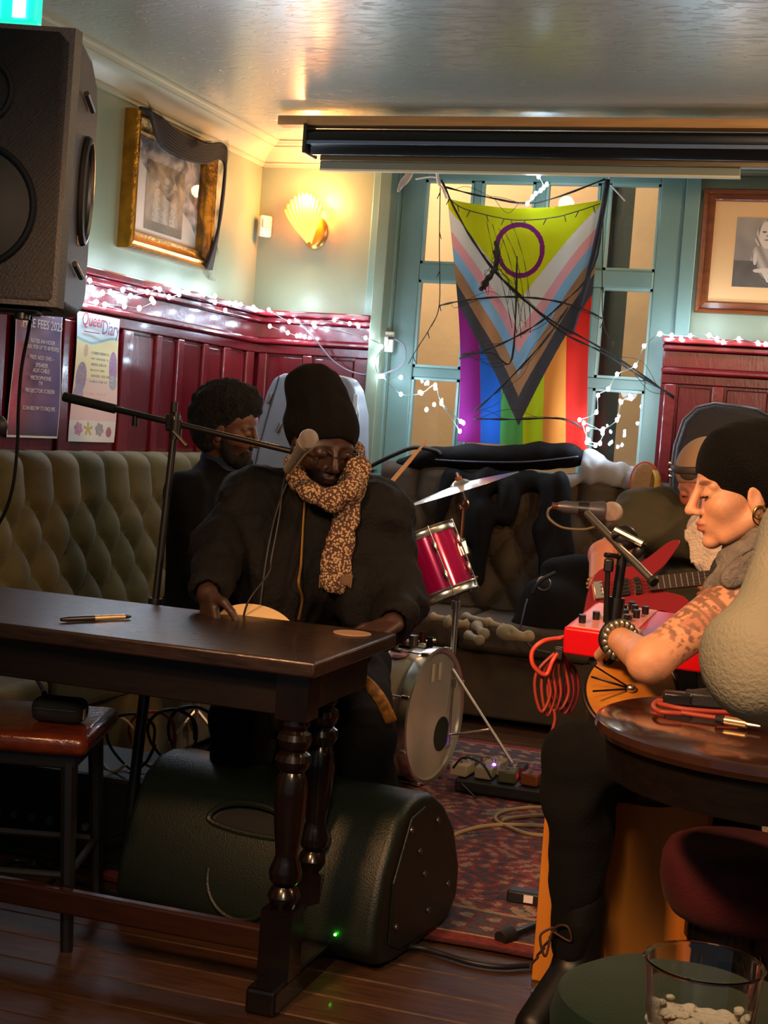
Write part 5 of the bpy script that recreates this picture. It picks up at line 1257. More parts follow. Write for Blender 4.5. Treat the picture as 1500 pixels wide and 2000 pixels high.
MB().ell(ma, (.026, .024, .024)).build('grille', mat('pale_mesh', '#b9a9a0', .4, .5, bump=.8, bscale=900), t)
MB().lathe([(0, .016), (.022, .018), (.022, .026), (.018, .05), (.0145, .088), (.0145, .11), (.009, .125), (0, .126)], ma, dmm, 20, cap=False).build('handle', mat('mic_grey', '#4b4a50', .35, .4), t)
MB().lathe([(0, .008), (.0185, .010), (.0160, .034), (0, .036)], ma+dmm*.045, dmm, 18, cap=False).build('clip', BLACKM, t)
MB().lathe([(0, 0), (.008, 0), (.008, .02), (0, .02)], ma+dmm*.118, dmm, 12, cap=False).build('connector', mat('coppery_steel'), t)
cable('lead', [ma+dmm*.13, at(1072, 995, 3.4), at(1072, 1012, 3.4), at(1098, 1030, 3.38), at(1140, 1034, 3.36), at(1172, 1030, 3.34), at(1200, 1060, 3.3), at(1212, 1085, 3.27)], .0034, mat('olive_lead', '#4d4638', .5), t)
# round wooden instrument on the lap
t = thing('wooden_hand_drum', 'round amber wood instrument with black rim and wires behind the round table', 'instrument', at(1225, 1370, 3.22))
dc = at(1232, 1350, 3.24); dn = (CU*.55-CF*.80+CR*-.10).normalized()
MB().lathe([(0, 0), (.098, 0), (.098, .006), (0, .009)], dc, dn, 48, cap=False, x=CR).build('face', mat('amber_wood', '#b0701f', .3, var=.25, vscale=6, stretch=(1, 6, 1), coat=.4), t)
MB().torus(dc+dn*.004, dn, .101, .006, 48, 8).build('rim', BLACKM, t)
MB().lathe([(.100, 0), (.10, -.05), (0, -.055)], dc, dn, 40, cap=False).build('shell', LEGW, t)
for (x, y) in ((1160, 1300), (1155, 1322), (1158, 1350)):
    MB().tube([dc+dn*.012, at(x, y, 3.20)], .0022, 5).build('wire', BLACKM, t)
MB().ell(dc+dn*.014, (.012, .009, .009)).build('hub', CHROME, t)
# ================================================================== PEOPLE
def skin(name, col, rough=.5):
    return mat(name, '#ffffff', rough, attr='Col', var=.10, vscale=40, bump=.10, bscale=180, subs=.12)
SKIN = skin('skin', None)
class Head:
    def __init__(s, c, fwd, up, k=1.0):
        s.c = V(c); s.f = V(fwd).normalized(); u = V(up); s.u = (u-s.f*u.dot(s.f)).normalized(); s.l = s.u.cross(s.f); s.k = k
        s.R = np.array(Matrix((s.f, s.l, s.u)).transposed())
    def p(s, f, l, u): return s.c+(s.f*f+s.l*l+s.u*u)*s.k
    def loc(s, pts):
        return ((pts-np.array(s.c)) @ s.R)/s.k
    def sculpt(s, F, neck=None, bald=True, fem=0):
        E = lambda c, r, k=.012, op='add': F.ell(s.p(*c), np.array(r)*s.k, s.R, k, op)
        Cc = lambda a, b, r0, r1=None, k=.010, op='add': F.cap(s.p(*a), s.p(*b), r0*s.k, (r1 or r0)*s.k, k, op)
        E((-.020, 0, .032), (.098, .076, .084)); E((.028, 0, .038), (.056, .062, .055), .02)
        E((.030, 0, -.035), (.052, .058, .070), .02)
        for q in (-1, 1):
            Cc((-.018, .058*q, -.048), (.045, .030*q, -.088), .019, .016, .02)
            E((.049, .037*q, -.026), (.027, .025, .022), .028)
            Cc((.078, .012*q, .018), (.068, .046*q, .014), .009, .008, .012)
        E((.066, 0, -.098), (.019, .021, .016), .015); E((.060, 0, -.062), (.028, .034, .028), .015)
        for q in (-1, 1):
            E((.094, .031*q, .000), (.016, .017, .012), .010, 'sub'); E((.072, .031*q, -.001), (.0150, .0165, .0130), .004)
        Cc((.086, 0, .012), (.104, 0, -.028), .0075, .0100, .009); E((.105, 0, -.034), (.0125, .0115, .0105), .006)
        for q in (-1, 1): E((.093, .0125*q, -.038), (.0105, .0070, .0075), .005)
        for q in (-1, 1): E((.097, .007*q, -.047), (.005, .0035, .003), .002, 'sub')
        E((.0865, 0, -.0605), (.0095, .021, .0058), .005); E((.0850, 0, -.0715), (.0095, .018, .0066), .005)
        Cc((.097, -.020, -.0658), (.097, .020, -.0658), .0022, .0022, .003, 'sub')
        E((.0935, 0, -.084), (.010, .018, .004), .008, 'sub')
        for q in (-1, 1):
            E((-.008, .077*q, -.014), (.019, .008, .031), .006); E((.000, .086*q, -.010), (.010, .006, .017), .004, 'sub'); E((-.006, .079*q, -.040), (.009, .006, .010), .004)
        if neck is not None:
            F.cap(s.p(-.028, 0, -.055), neck, .054*s.k, .058*s.k, .02)
    def colour(s, pts, base, lip, brow=None, stub=None, red=0):
        q = s.loc(pts); c = np.tile(np.array(lin(base)), (len(pts), 1))
        f, l, u = q[:, 0], np.abs(q[:, 1]), q[:, 2]
        def blend(mask, col, k=1.0):
            m = np.clip(mask, 0, 1)[:, None]*k; c[:] = c*(1-m)+np.array(lin(col))*m
        if stub: blend(((f > -.005) & (u < -.045) & (u > -.13) & (l < .075))*1.0, stub, .65)
        blend(np.clip(1.6-((l/.020)**2+((u+.066)/.011)**2), 0, 1)*(f > .078), lip, .8)
        if brow: blend(np.clip(1.5-(((l-.030)/.020)**2+((u-.020)/.0055)**2), 0, 1)*(f > .05), brow, .85)
        if red: blend(np.exp(-((l-.035)**2+(u+.03)**2)/.0006)*(f > .03), '#c0503c', red)
        blend(np.clip(1.3-(((l-.030)/.015)**2+((u+.009)/.003)**2), 0, 1)*(f > .05), '#2a1712', .75)     # lash line
        return c
    def eyes(s, parent, openk=.6, iris='#2a1a10'):
        for q in (-1, 1):
            b = MB(); b.ell(s.p(.0735, .031*q, -.002), np.array((.0118, .0122, .0122))*s.k, Matrix(s.R.tolist()), 18, 12); b.build('eyeball', mat('eye_white', '#d8cfc6', .15), parent)
            MB().ell(s.p(.0815, .031*q, -.004), np.array((.0050, .0058, .0058))*s.k, Matrix(s.R.tolist()), 14, 8).build('iris', mat('iris_'+iris[1:], iris, .1), parent)

def hand(F, wrist, d, n, side, curl=(.5, .55, .6, .65), k=1.0, spread=.12, thumb=.5, kk=.006):
    """d = direction of the fingers, n = out of the back of the hand, side = +1 thumb towards n x d"""
    w = V(wrist); d = V(d).normalized(); n = V(n); n = (n-d*n.dot(d)).normalized(); s = n.cross(d)*side
    for j, off in enumerate((.030, .010, -.010, -.029)):
        a = w+(s*off*.55)*k; b = w+d*(.088-.004*abs(j-1))*k+s*off*k
        F.cap(a, b, .0145*k, .0115*k, kk)
        L = (.043, .048, .044, .034)[j]; ang = 0; p = b; dd = (d+s*(off*spread*8)).normalized(); r = (.0092, .0095, .0090, .0080)[j]
        for seg, (fr, cf) in enumerate(((1, .8), (.62, 1.1), (.50, .8))):
            ang += curl[j]*cf
            q = p+(dd*math.cos(ang)-n*math.sin(ang))*L*fr*k; F.cap(p, q, r*k*(1-.08*seg), r*k*(.92-.08*seg), .0025); p = q
    tb = w+d*.022*k+s*.026*k-n*.004*k; t1 = tb+(d*.55+s*.75-n*.35*thumb).normalized()*.042*k
    t2 = t1+(d*.85+s*.30-n*.9*thumb).normalized()*.032*k; t3 = t2+(d*.95-s*.05-n*1.1*thumb).normalized()*.026*k
    F.cap(w+s*.008*k, tb, .016*k, .015*k, .012); F.cap(tb, t1, .0150*k, .0115*k, .008); F.cap(t1, t2, .0110*k, .0100*k, .004); F.cap(t2, t3, .0098*k, .0085*k, .003)

def torso(F, J, g=0, k=.05):
    """J: neck, chest, waist, pelvis, sh_l, sh_r, hip_l, hip_r"""
    ac = np.array((J['sh_l']-J['sh_r']).normalized()); fr = np.array(J.get('front', V((0, -1, 0))))
    def wide(c, rw, rd, rh, kk=k):
        up = np.cross(fr, ac); up /= np.linalg.norm(up); f2 = np.cross(ac, up)
        R = np.stack([ac, f2, up], 1); F.ell(c, (rw+g, rd+g, rh+g), R, kk)
    wide(J['chest'], .165, .115, .17); wide(J['waist'], .140, .105, .14); wide(J['pelvis'], .165, .125, .12)
    F.cap(J['sh_l'], J['sh_r'], .055+g, .055+g, .06); F.cap(J['neck'], J['chest'], .055+g, .09+g, .06)
def limbs(F, J, g=0, arms=True, legs=True, cut=1.0, k=.02):
    if arms:
        for s in 'lr':
            if 'el_'+s not in J: continue
            F.cap(J['sh_'+s], J['el_'+s], .052+g, .041+g, k+.01); F.cap(J['el_'+s], J['el_'+s].lerp(J['wr_'+s], cut), .041+g, .041+g-(.041-.027)*cut, k)
    if legs:
        for s in 'lr':
            if 'kn_'+s not in J: continue
            F.cap(J['hip_'+s], J['kn_'+s], .082+g, .058+g, .04); F.cap(J['kn_'+s], J['an_'+s], .057+g, .037+g, k)
            F.cap(J['kn_'+s].lerp(J['an_'+s], .12), J['kn_'+s].lerp(J['an_'+s], .42), .052+g, .050+g, k)
            if not g: F.cap(J['an_'+s]-V((0, 0, .035)), J['to_'+s], .028, .022, .02)
def bounds(P, pad):
    a = np.array([list(p) for p in P]); return a.min(0)-pad, a.max(0)+pad
def person(label, loc): return thing('person', label, 'person', loc)
def shoes(J, t, m):
    for s in 'lr':
        if 'an_'+s not in J: continue
        f = Field(*bounds([J['an_'+s]+V((0, 0, .10)), J['to_'+s]], .09), .006)
        f.cap(J['an_'+s]+V((0, 0, .10)), J['an_'+s]-V((0, 0, .02)), .056, .052, .02); f.cap(J['an_'+s]-V((0, 0, .035)), J['to_'+s], .046, .040, .02)
        f.mesh('boot', m, t)
def body_mesh(t, J, H, base, lip, h=.005, hands=(), brow=None, stub=None, red=0, paint=None, legs=True):
    P = [v for v in J.values()]+[H.c+V((0, 0, .16)), H.c+H.f*.13, H.c-H.f*.13]
    lo, hi = bounds(P, .14); F = Field(lo, hi, h)
    Jt = dict(J); torso(F, Jt); limbs(F, Jt, legs=legs)
    H.sculpt(F, J['neck'])
    for hd in hands: hand(F, *hd[:3], **hd[3])
    def col(pts):
        c = H.colour(pts, base, lip, brow, stub, red)
        return paint(pts, c) if paint else c
    return F.mesh('body', SKIN, t, col=col)

# ---------------------------------------------------------------- A: drummer, back left
CFx = V((CF.x, CF.y, 0)).normalized(); CRx = V((CR.x, CR.y, 0)).normalized()
hA = Head(at(452, 838, 5.15), CRx*.93-CFx*.30+V((0, 0, -.16)), V((.05, 0, 1)), 1.0)
nk = at(430, 925, 5.2)
JA = dict(neck=nk, chest=nk+V((-.02, .0, -.20)), waist=nk+V((-.03, .01, -.36)), pelvis=nk+V((-.04, .02, -.52)), front=(CRx*.8-CFx*.5).normalized())
fa = JA['front']; sa = V((0, 0, 1)).cross(fa)           # his left
JA['sh_l'] = nk+sa*.17+V((0, 0, -.07)); JA['sh_r'] = nk-sa*.17+V((0, 0, -.07))
JA['el_r'] = JA['sh_r']+fa*.10-sa*.03+V((0, 0, -.27)); JA['wr_r'] = JA['el_r']+fa*.24+V((0, 0, .03))
JA['el_l'] = JA['sh_l']+fa*.16+sa*.03+V((0, 0, -.22)); JA['wr_l'] = at(742, 968, 4.92)+V((-.03, 0, -.01))
JA['wr_l'] = JA['el_l']+(JA['wr_l']-JA['el_l']).normalized()*.26
for s_, q in (('l', 1), ('r', -1)):
    JA['hip_'+s_] = JA['pelvis']+sa*.09*q; JA['kn_'+s_] = JA['hip_'+s_]+fa*.42+sa*.08*q+V((0, 0, -.02))
    JA['an_'+s_] = V((JA['kn_'+s_].x, JA['kn_'+s_].y, .09)); JA['to_'+s_] = JA['an_'+s_]+fa*.15+V((0, 0, -.05))
t = person('drummer with short afro and dark beard in profile wearing a black jumper', V((JA['pelvis'].x, JA['pelvis'].y, 0)))
body_mesh(t, JA, hA, '#6b4430', '#5a2f26', .005, [(JA['wr_l'], fa*.8+V((0, 0, .3)), V((0, 0, 1)), dict(side=-1, curl=(.9, .95, 1, 1))), (JA['wr_r'], fa, V((0, 0, 1)), dict(side=1, curl=(.9, .9, .9, .9)))], brow='#1a0f0b', stub='#1c1310')
hA.eyes(t)
f = Field(hA.c-V((.2, .2, .2)), hA.c+V((.2, .2, .25)), .006)
for cpt, r in (((-.045, 0, .065), (.115, .105, .100)), ((-.075, 0, .01), (.085, .098, .085)), ((.005, 0, .10), (.085, .085, .065)), ((-.055, 0, -.045), (.062, .082, .06))): f.ell(hA.p(*cpt), r, hA.R, .03)
f.noise(.0028, 90, 4); f.noise(.002, 190, 6)
f.ell(hA.p(.095, 0, -.03), (.055, .09, .088), hA.R, .01, 'sub')
f.mesh('afro_hair', mat('afro_black', '#15110f', .95, bump=1, bscale=130), t)
def beard_field(H, col, name, t, grow=.0, long=None, h=.005, nz=.002):
    f = Field(H.c-V((.2, .2, .45)), H.c+V((.2, .2, .1)), h)
    for q in (-1, 1):
        f.cap(H.p(-.002, .066*q, -.030), H.p(.035, .050*q, -.088), .012, .018+grow, .02)
        f.cap(H.p(.086, .006*q, -.053), H.p(.076, .028*q, -.072), .007, .008, .006)
    f.ell(H.p(.060, 0, -.098), (.036+grow, .044+grow, .026+grow), H.R, .02)
    f.ell(H.p(.0, 0, -.08), (.03, .05, .02), H.R, .02)
    if long: long(f)
    f.noise(nz, 110, 7); f.ell(H.p(.100, 0, -.067), (.018, .017, .0050), H.R, .004, 'sub')
    f.mesh(name, col, t)
beard_field(hA, mat('dark_beard', '#14100e', .9, bump=1, bscale=200), 'beard', t, .004)
KNIT = mat('black_knit', '#0a0b0d', .9, spec=.2, var=.2, vscale=18, bump=.7, bscale=260)
P = [JA[k_] for k_ in ('sh_l', 'sh_r', 'el_l', 'el_r', 'wr_l', 'wr_r', 'pelvis', 'neck')]
f = Field(*bounds(P, .18), .009); torso(f, JA, .018); limbs(f, JA, .013, legs=False, cut=.88); f.noise(.004, 22, 3)
f.cap(nk+V((0, 0, .06)), nk+V((0, 0, .14)), .06, .06, .01, 'sub'); f.mesh('jumper', KNIT, t)
f = Field(nk-V((.13, .13, .06)), nk+V((.13, .13, .12)), .005)
f.cap(nk+V((0, 0, -.02)), nk+V((0, 0, .045)), .088, .074, .01); f.cap(nk+V((0, 0, -.05)), nk+V((0, 0, .10)), .060, .055, .004, 'sub'); f.mesh('collar', mat('navy_shirt', '#26324a', .8), t)
P = [JA[k_] for k_ in ('hip_l', 'hip_r', 'kn_l', 'kn_r', 'an_l', 'an_r')]
f = Field(*bounds(P, .16), .010); limbs(f, JA, .016, arms=False); f.ell(JA['pelvis'], (.17, .15, .13), k=.05); f.mesh('trousers', mat('black_denim', '#070709', .9, spec=.2, bump=.3, bscale=200), t)
shoes(JA, t, mat('black_boot', '#0c0b0b', .45))
t = thing('drum_throne', 'round black drum stool under the drummer', 'stool', V((JA['pelvis'].x, JA['pelvis'].y, 0)))
zs = JA['pelvis'].z-.15; c_ = V((JA['pelvis'].x, JA['pelvis'].y, 0))
MB().lathe([(0, zs-.06), (.15, zs-.06), (.165, zs-.03), (.15, zs), (0, zs)], c_, (0, 0, 1), 32, cap=False).build('seat', BLACK, t)
MB().cyl(c_+V((0, 0, .12)), c_+V((0, 0, zs-.05)), .015).build('pole', CHROME, t)
for k in range(3): MB().tube([c_+V((0, 0, .2)), c_+V((.2*math.cos(k*2.1), .2*math.sin(k*2.1), .01))], .009, 8).build('leg', CHROME, t)

# ---------------------------------------------------------------- B: singer in the middle
kB = 1.04
hB = Head(at(634, 872, 3.95), -CFx*.90+CRx*.34+V((0, 0, -.22)), V((.03, 0, 1)), kB)
nk = at(632, 958, 4.02); cB = at(610, 1080, 4.05); pB = V((-1.45, 4.02, .55))
JB = dict(neck=nk, chest=cB, waist=cB.lerp(pB, .5), pelvis=pB, front=(-CFx*.97+CRx*.1).normalized())
fb = JB['front']; JB['sh_r'] = at(490, 985, 4.05); JB['sh_l'] = at(738, 992, 4.05)      # his right = image left
JB['el_r'] = at(432, 1062, 3.88); JB['wr_r'] = at(405, 1160, 3.70)
JB['el_l'] = at(782, 1158, 3.93); JB['wr_l'] = at(768, 1218, 3.72)
JB['hip_r'] = pB+V((-.09, -.03, 0)); JB['hip_l'] = pB+V((.09, 0, 0))
JB['kn_l'] = at(712, 1440, 3.72); JB['kn_r'] = at(470, 1410, 3.74)
JB['an_l'] = V((JB['kn_l'].x+.02, JB['kn_l'].y+.11, .09)); JB['an_r'] = V((JB['kn_r'].x-.02, JB['kn_r'].y+.14, .09))
for s_ in 'lr': JB['to_'+s_] = JB['an_'+s_]+V((.02, -.14, -.05))
t = person('singer in tall black slouch beanie, round glasses and patterned scarf seated behind the dark table', V((pB.x, pB.y, 0)))
body_mesh(t, JB, hB, '#3a2620', '#3e2022', .005, [(JB['wr_r'], V((.35, -.35, -.85)), -CFx*.5-CRx*.8+V((0, 0, .1)), dict(side=1, curl=(.25, .3, .35, .4), thumb=.4)),
    (JB['wr_l'], V((-.35, -.85, -.25)), V((0, -.2, 1)), dict(side=-1, curl=(.35, .4, .4, .45), thumb=.3))], brow='#0e0a09', stub='#16100e')
hB.eyes(t)
# beanie: tall slouch
f = Field(hB.c-V((.22, .22, .15)), hB.c+V((.22, .22, .36)), .006)
f.ell(hB.p(-.016, 0, .055), (.112*kB, .084*kB, .082*kB), hB.R, .03)
hp = [at(628, 822, 3.97), at(617, 775, 3.99), at(608, 752, 4.0)]
f.ell(hp[0], (.080, .09, .06), k=.03); f.ell(hp[1], (.076, .085, .07), k=.04); f.ell(hp[2], (.066, .075, .050), k=.04); f.ell(at(592, 838, 4.02), (.048, .07, .075), k=.03)
f.noise(.0030, 34, 5)
f.ell(hB.p(.085, 0, -.035), (.075, .080, .082), hB.R, .012, 'sub')
f.mesh('slouch_beanie', mat('black_wool', '#0c0b0b', .95, spec=.2, var=.25, vscale=20, bump=.8, bscale=220), t)
# glasses
GLS = mat('dark_rim', '#3a2a28', .25, .4)
for q in (-1, 1):
    cgl = hB.p(.098, .032*q, -.010)
    grm = MB().torus(cgl, hB.f+hB.l*.12*q, .025, .0022, 32, 6, x=hB.l).build('glasses_rim', GLS, t)
    MB().lathe([(0, 0), (.024, 0)], cgl, hB.f, 24, cap=False).build('lens', gm2, grm)
    MB().tube([hB.p(.098, .056*q, -.006), hB.p(.05, .078*q, -.002), hB.p(-.01, .082*q, -.002)], .0020, 6).build('glasses_arm', GLS, t)
MB().tube([hB.p(.099, -.009, -.004), hB.p(.103, 0, -.001), hB.p(.099, .009, -.004)], .0022, 6).build('glasses_bridge', GLS, t)
# jacket
JKT = mat('black_jacket', '#08080a', .8, spec=.25, var=.2, vscale=12, bump=.4, bscale=90)
P = [JB[k_] for k_ in ('sh_l', 'sh_r', 'el_l', 'el_r', 'wr_l', 'wr_r', 'pelvis', 'neck')]
f = Field(*bounds(P, .20), .008); torso(f, JB, .024, .05); limbs(f, JB, .020, legs=False, cut=.86, k=.04)
f.cap(at(500, 1000, 4.0), at(520, 1200, 3.98), .10, .12, .06); f.cap(at(720, 1020, 3.98), at(735, 1190, 3.95), .10, .10, .06)
f.noise(.0065, 17, 9); f.noise(.0025, 45, 2)
for s_ in 'lr': f.cap(JB['wr_'+s_], JB['wr_'+s_]+(JB['wr_'+s_]-JB['el_'+s_])*.3, .034, .034, .006, 'sub')
f.mesh('jacket', JKT, t)
def front(px, py, d0=3.6, d1=4.3):     # first hit of the jacket field seen from the camera side, to lay zip and scarf on it
    d = d0
    while d < d1:
        p = np.array(at(px, py, d)); i = np.round((p-f.lo)/f.h).astype(int)
        if (i >= 0).all() and (i < f.n).all() and f.a[tuple(i)] < .002: return at(px, py, d-.014)
        d += .008
    return at(px, py, 3.86)
zp = [front(x, y) for x, y in ((596, 962), (594, 1000), (591, 1050), (588, 1100), (583, 1140), (590, 1170), (583, 1210))]
MB().tube(curve_pts(zp, 4), .0035, 6).build('zip', mat('brass_zip', '#8a6a34', .35, .7), t)
MB().box(zp[0]+V((0, -.004, .0)), (.011, .005, .042), Matrix.Rotation(.1, 3, 'Y')).build('zip_pull', mat('bright_brass', '#f0a63a', .3, .5), t, True, bev=.002)
lp_ = [front(x, y) for x, y in ((560, 945), (540, 1000), (524, 1070), (512, 1150), (505, 1215))]
MB().tube(curve_pts(lp_, 4), .003, 6).build('seam', mat('seam_black', '#25252a', .6), t)
# scarf: wrap and hanging tail, houndstooth weave
SCF = mat('patterned_scarf', '#8f7658', .85, bump=.4, bscale=150)
nt = SCF.node_tree; N_ = nt.nodes; ck = N_.new('ShaderNodeTexVoronoi'); ck.inputs['Scale'].default_value = 150; tcx = N_.new('ShaderNodeTexCoord'); nt.links.new(tcx.outputs['Object'], ck.inputs['Vector'])
rp = N_.new('ShaderNodeValToRGB'); rp.color_ramp.interpolation = 'CONSTANT'; rp.color_ramp.elements[0].color = (*lin('#b09674'), 1); rp.color_ramp.elements[1].position = .46; rp.color_ramp.elements[1].color = (*lin('#4a3128'), 1)
nt.links.new(ck.outputs['Distance'], rp.inputs[0]); nt.links.new(rp.outputs[0], N_['Principled BSDF'].inputs['Base Color'])
fs_ = Field(nk-V((.2, .22, .35)), nk+V((.2, .2, .2)), .006)
ring = [at(575, 905, 3.98), at(578, 932, 3.90), at(606, 962, 3.85), at(648, 978, 3.82), at(684, 955, 3.84), at(704, 915, 3.90), at(690, 880, 4.08), at(600, 885, 4.10)]
for i in range(len(ring)): fs_.cap(ring[i], ring[(i+1) % len(ring)], .026, .026, .02)
tail = [at(698, 915, 3.88), front(692, 950)+V((0, -.02, 0)), front(680, 1010)+V((0, -.02, 0)), front(668, 1060)+V((0, -.015, 0)), front(660, 1095)+V((0, -.01, 0)), front(658, 1128)]
fl_ = (np.array(-CF), 2.4)
for i, r in enumerate((.034, .033, .032, .036, .040)): fs_.cap(tail[i], tail[i+1], r, r+.002, .015, flat=fl_)
fs_.noise(.0022, 60, 3); fs_.mesh('scarf', SCF, t)
b = MB(); rs = random.Random(2)
for k in range(16):
    p = at(628+4*k, 1126, 3.86); q = front(628+4*k, 1130); b.tube([q+V((0, -.008, .01)), q+V((0, -.01, -.012-.012*rs.random()))], [.004, .002], 5)
b.build('scarf_fringe', mat('fringe', '#6f5a44', .9), t); bpy.data.objects['scarf_fringe']['kind'] = 'stuff'
P = [JB[k_] for k_ in ('hip_l', 'hip_r', 'kn_l', 'kn_r', 'an_l', 'an_r')]
f = Field(*bounds(P, .16), .010); limbs(f, JB, .018, arms=False); f.ell(JB['pelvis'], (.18, .15, .13), k=.05); f.noise(.004, 20, 8); f.mesh('trousers', mat('black_denim'), t)
shoes(JB, t, mat('black_boot'))
t = thing('dark_stool', 'plain dark stool hidden under the singer', 'stool', (pB.x, pB.y, 0))
MB().lathe([(0, .34), (.16, .34), (.17, .37), (.15, .395), (0, .395)], (pB.x, pB.y, 0), (0, 0, 1), 32, cap=False).build('seat', BLACK, t)
for k in range(4): MB().tube([V((pB.x+.11*math.cos(k*PI/2+.7), pB.y+.11*math.sin(k*PI/2+.7), .35)), V((pB.x+.15*math.cos(k*PI/2+.7), pB.y+.15*math.sin(k*PI/2+.7), 0))], .014, 8).build('leg', BLACKM, t)
# hand drum between his hands and its strap
dcn = at(500, 1226, 3.70); dnn = (V((0, 0, 1))*.86-CFx*.44+CRx*.16).normalized()
t = thing('goblet_drum', 'cream-headed hand drum held on the singer\'s lap behind the table', 'drum', (dcn.x, dcn.y, .5))
MB().lathe([(0, .002), (.098, .002), (.104, -.004), (.106, -.03)], dcn, dnn, 48, cap=False).build('skin', mat('drum_skin', '#e2c492', .5), t)
MB().torus(dcn-dnn*.022, dnn, .107, .005, 40, 8).build('rim', STEEL, t)
MB().lathe([(.104, -.02), (.098, -.10), (.06, -.17), (.045, -.22), (.055, -.29)], dcn, dnn, 36, cap=False).build('shell', mat('drum_wood', '#5a3216', .4), t)
sp_ = [at(650, 1290, 3.66), at(690, 1315, 3.63), at(722, 1340, 3.62), at(745, 1370, 3.62), at(764, 1410, 3.64)]
b = MB(); SP = curve_pts(sp_, 6)
b.tube(SP, .016, 8, sx=.28, up=CF)
t2 = thing('woven_strap', 'yellow-brown woven instrument strap lying over the singer\'s knee', 'strap', sp_[2]); b.build('webbing', mat('ochre_webbing', '#b0762a', .6, col2='#6e4a1c', vscale=60), t2, 'all')

# ---------------------------------------------------------------- C: bearded bass player
kC = 1.0
hC = Head(at(1378, 942, 4.52), (-CFx*.72-CRx*.62+V((0, 0, -.50))), V((-.1, -.1, 1)), kC)
nk = at(1392, 1010, 4.66); fc = (-CFx*.85-CRx*.5).normalized(); sc_ = V((0, 0, 1)).cross(fc)
JC = dict(neck=nk, front=fc, chest=nk+V((.02, .02, -.20)), waist=nk+V((.04, .06, -.36)), pelvis=nk+V((.06, .10, -.52)))
JC['sh_r'] = at(1262, 1030, 4.58); JC['sh_l'] = JC['sh_r']+sc_*.36
JC['el_r'] = at(1178, 1085, 4.40); JC['wr_r'] = at(1168, 1150, 4.20)
JC['el_l'] = JC['sh_l']+fc*.10+V((0, 0, -.24)); JC['wr_l'] = at(1450, 1185, 4.22)
for s_, q in (('l', 1), ('r', -1)):
    JC['hip_'+s_] = JC['pelvis']+sc_*.09*q; JC['kn_'+s_] = JC['hip_'+s_]+fc*.42+sc_*.10*q
    JC['an_'+s_] = V((JC['kn_'+s_].x, JC['kn_'+s_].y+.05, .09)); JC['to_'+s_] = JC['an_'+s_]+fc*.14+V((0, 0, -.05))
t = person('bass player with long white beard and backwards cap looking down', V((JC['pelvis'].x, JC['pelvis'].y, 0)))
body_mesh(t, JC, hC, '#c27d66', '#a04a44', .0045, [(JC['wr_r'], V((.30, -.10, -.75)), (-CRx*.8-CFx*.5), dict(side=1, curl=(.7, .75, .8, .85), thumb=.8)),
    (JC['wr_l'], V((-.7, -.2, .35)), V((.3, -.9, 0)), dict(side=1, curl=(.9, .9, .9, .9)))], brow='#8a7a6c', red=.5)
hC.eyes(t)
f = Field(hC.c-V((.17, .17, .1)), hC.c+V((.17, .17, .2)), .005)
f.ell(hC.p(-.018, 0, .045), (.107, .085, .088), hC.R, .02); f.ell(hC.p(.10, 0, -.035), (.10, .12, .075), hC.R, .006, 'sub'); f.ell(hC.p(-.09, 0, -.10), (.12, .12, .085), hC.R, .006, 'sub')
f.mesh('backwards_cap', mat('tan_cap', '#9a8068', .8), t)
capb = [hC.p(.083*math.cos(a), .079*math.sin(a)*1.02, .058+.022*math.cos(a)) for a in [-1.0+2.0*k/16 for k in range(17)]]
MB().tube(capb, .009, 8, sx=1.3).build('cap_band', mat('dark_band', '#3c3534', .6), t)
f = Field(hC.c-V((.1, .15, .05)), hC.c+V((.15, .15, .15)), .004)
f.ell(hC.p(.062, 0, .062), (.030, .038, .026), hC.R, .005); f.mesh('cap_opening', mat('mesh_dark', '#4a3f36', .9, bump=.5, bscale=300), t)
WB = mat('white_beard', '#dccdbd', .85, var=.15, vscale=30, bump=.8, bscale=120)
bt2 = [hC.p(.065, 0, -.09), at(1376, 1045, 4.33), at(1374, 1085, 4.30), at(1384, 1130, 4.27), at(1394, 1165, 4.26)]
def lng(f):
    for i, r in enumerate((.045, .050, .046, .036)): f.cap(bt2[i], bt2[i+1], r, (.050, .046, .036, .018)[i], .02)
beard_field(hC, WB, 'beard', t, .010, lng, .005, .003)
OLV = mat('olive_shirt', '#3b3a28', .8, var=.15, vscale=10, bump=.3, bscale=150)
P = [JC[k_] for k_ in ('sh_l', 'sh_r', 'el_l', 'el_r', 'pelvis', 'neck')]
f = Field(*bounds(P, .20), .008); torso(f, JC, .028, .06); limbs(f, JC, .022, legs=False, cut=.02, k=.04); f.ell(at(1265, 1010, 4.62), (.11, .12, .09), k=.06)
f.noise(.006, 19, 12)
for s_ in 'lr': f.cap(JC['el_'+s_].lerp(JC['sh_'+s_], .05), JC['el_'+s_]+(JC['el_'+s_]-JC['sh_'+s_])*.5, .10, .10, .004, 'sub')
f.mesh('shirt', OLV, t)
P = [JC[k_] for k_ in ('hip_l', 'hip_r', 'kn_l', 'kn_r', 'an_l', 'an_r')]
f = Field(*bounds(P, .16), .011); limbs(f, JC, .018, arms=False); f.ell(JC['pelvis'], (.18, .15, .13), k=.05); f.mesh('trousers', mat('black_denim'), t)
shoes(JC, t, mat('black_boot'))
wv = JC['wr_r'].lerp(JC['el_r'], .12); wd = (JC['wr_r']-JC['el_r']).normalized(); fr2 = frame_from(wd)
for k in range(16): MB().ell(wv+fr2 @ V((.032*math.cos(k*PI/8), .032*math.sin(k*PI/8), 0)), .0045, nu=8, nv=6).build('bracelet_bead', mat('amber_bead', '#a8844a', .4), t)
zc = JC['pelvis'].z-.15; c_ = V((JC['pelvis'].x, JC['pelvis'].y, 0))
t = thing('dark_chair', 'dark stool beneath the bearded bass player', 'stool', c_)
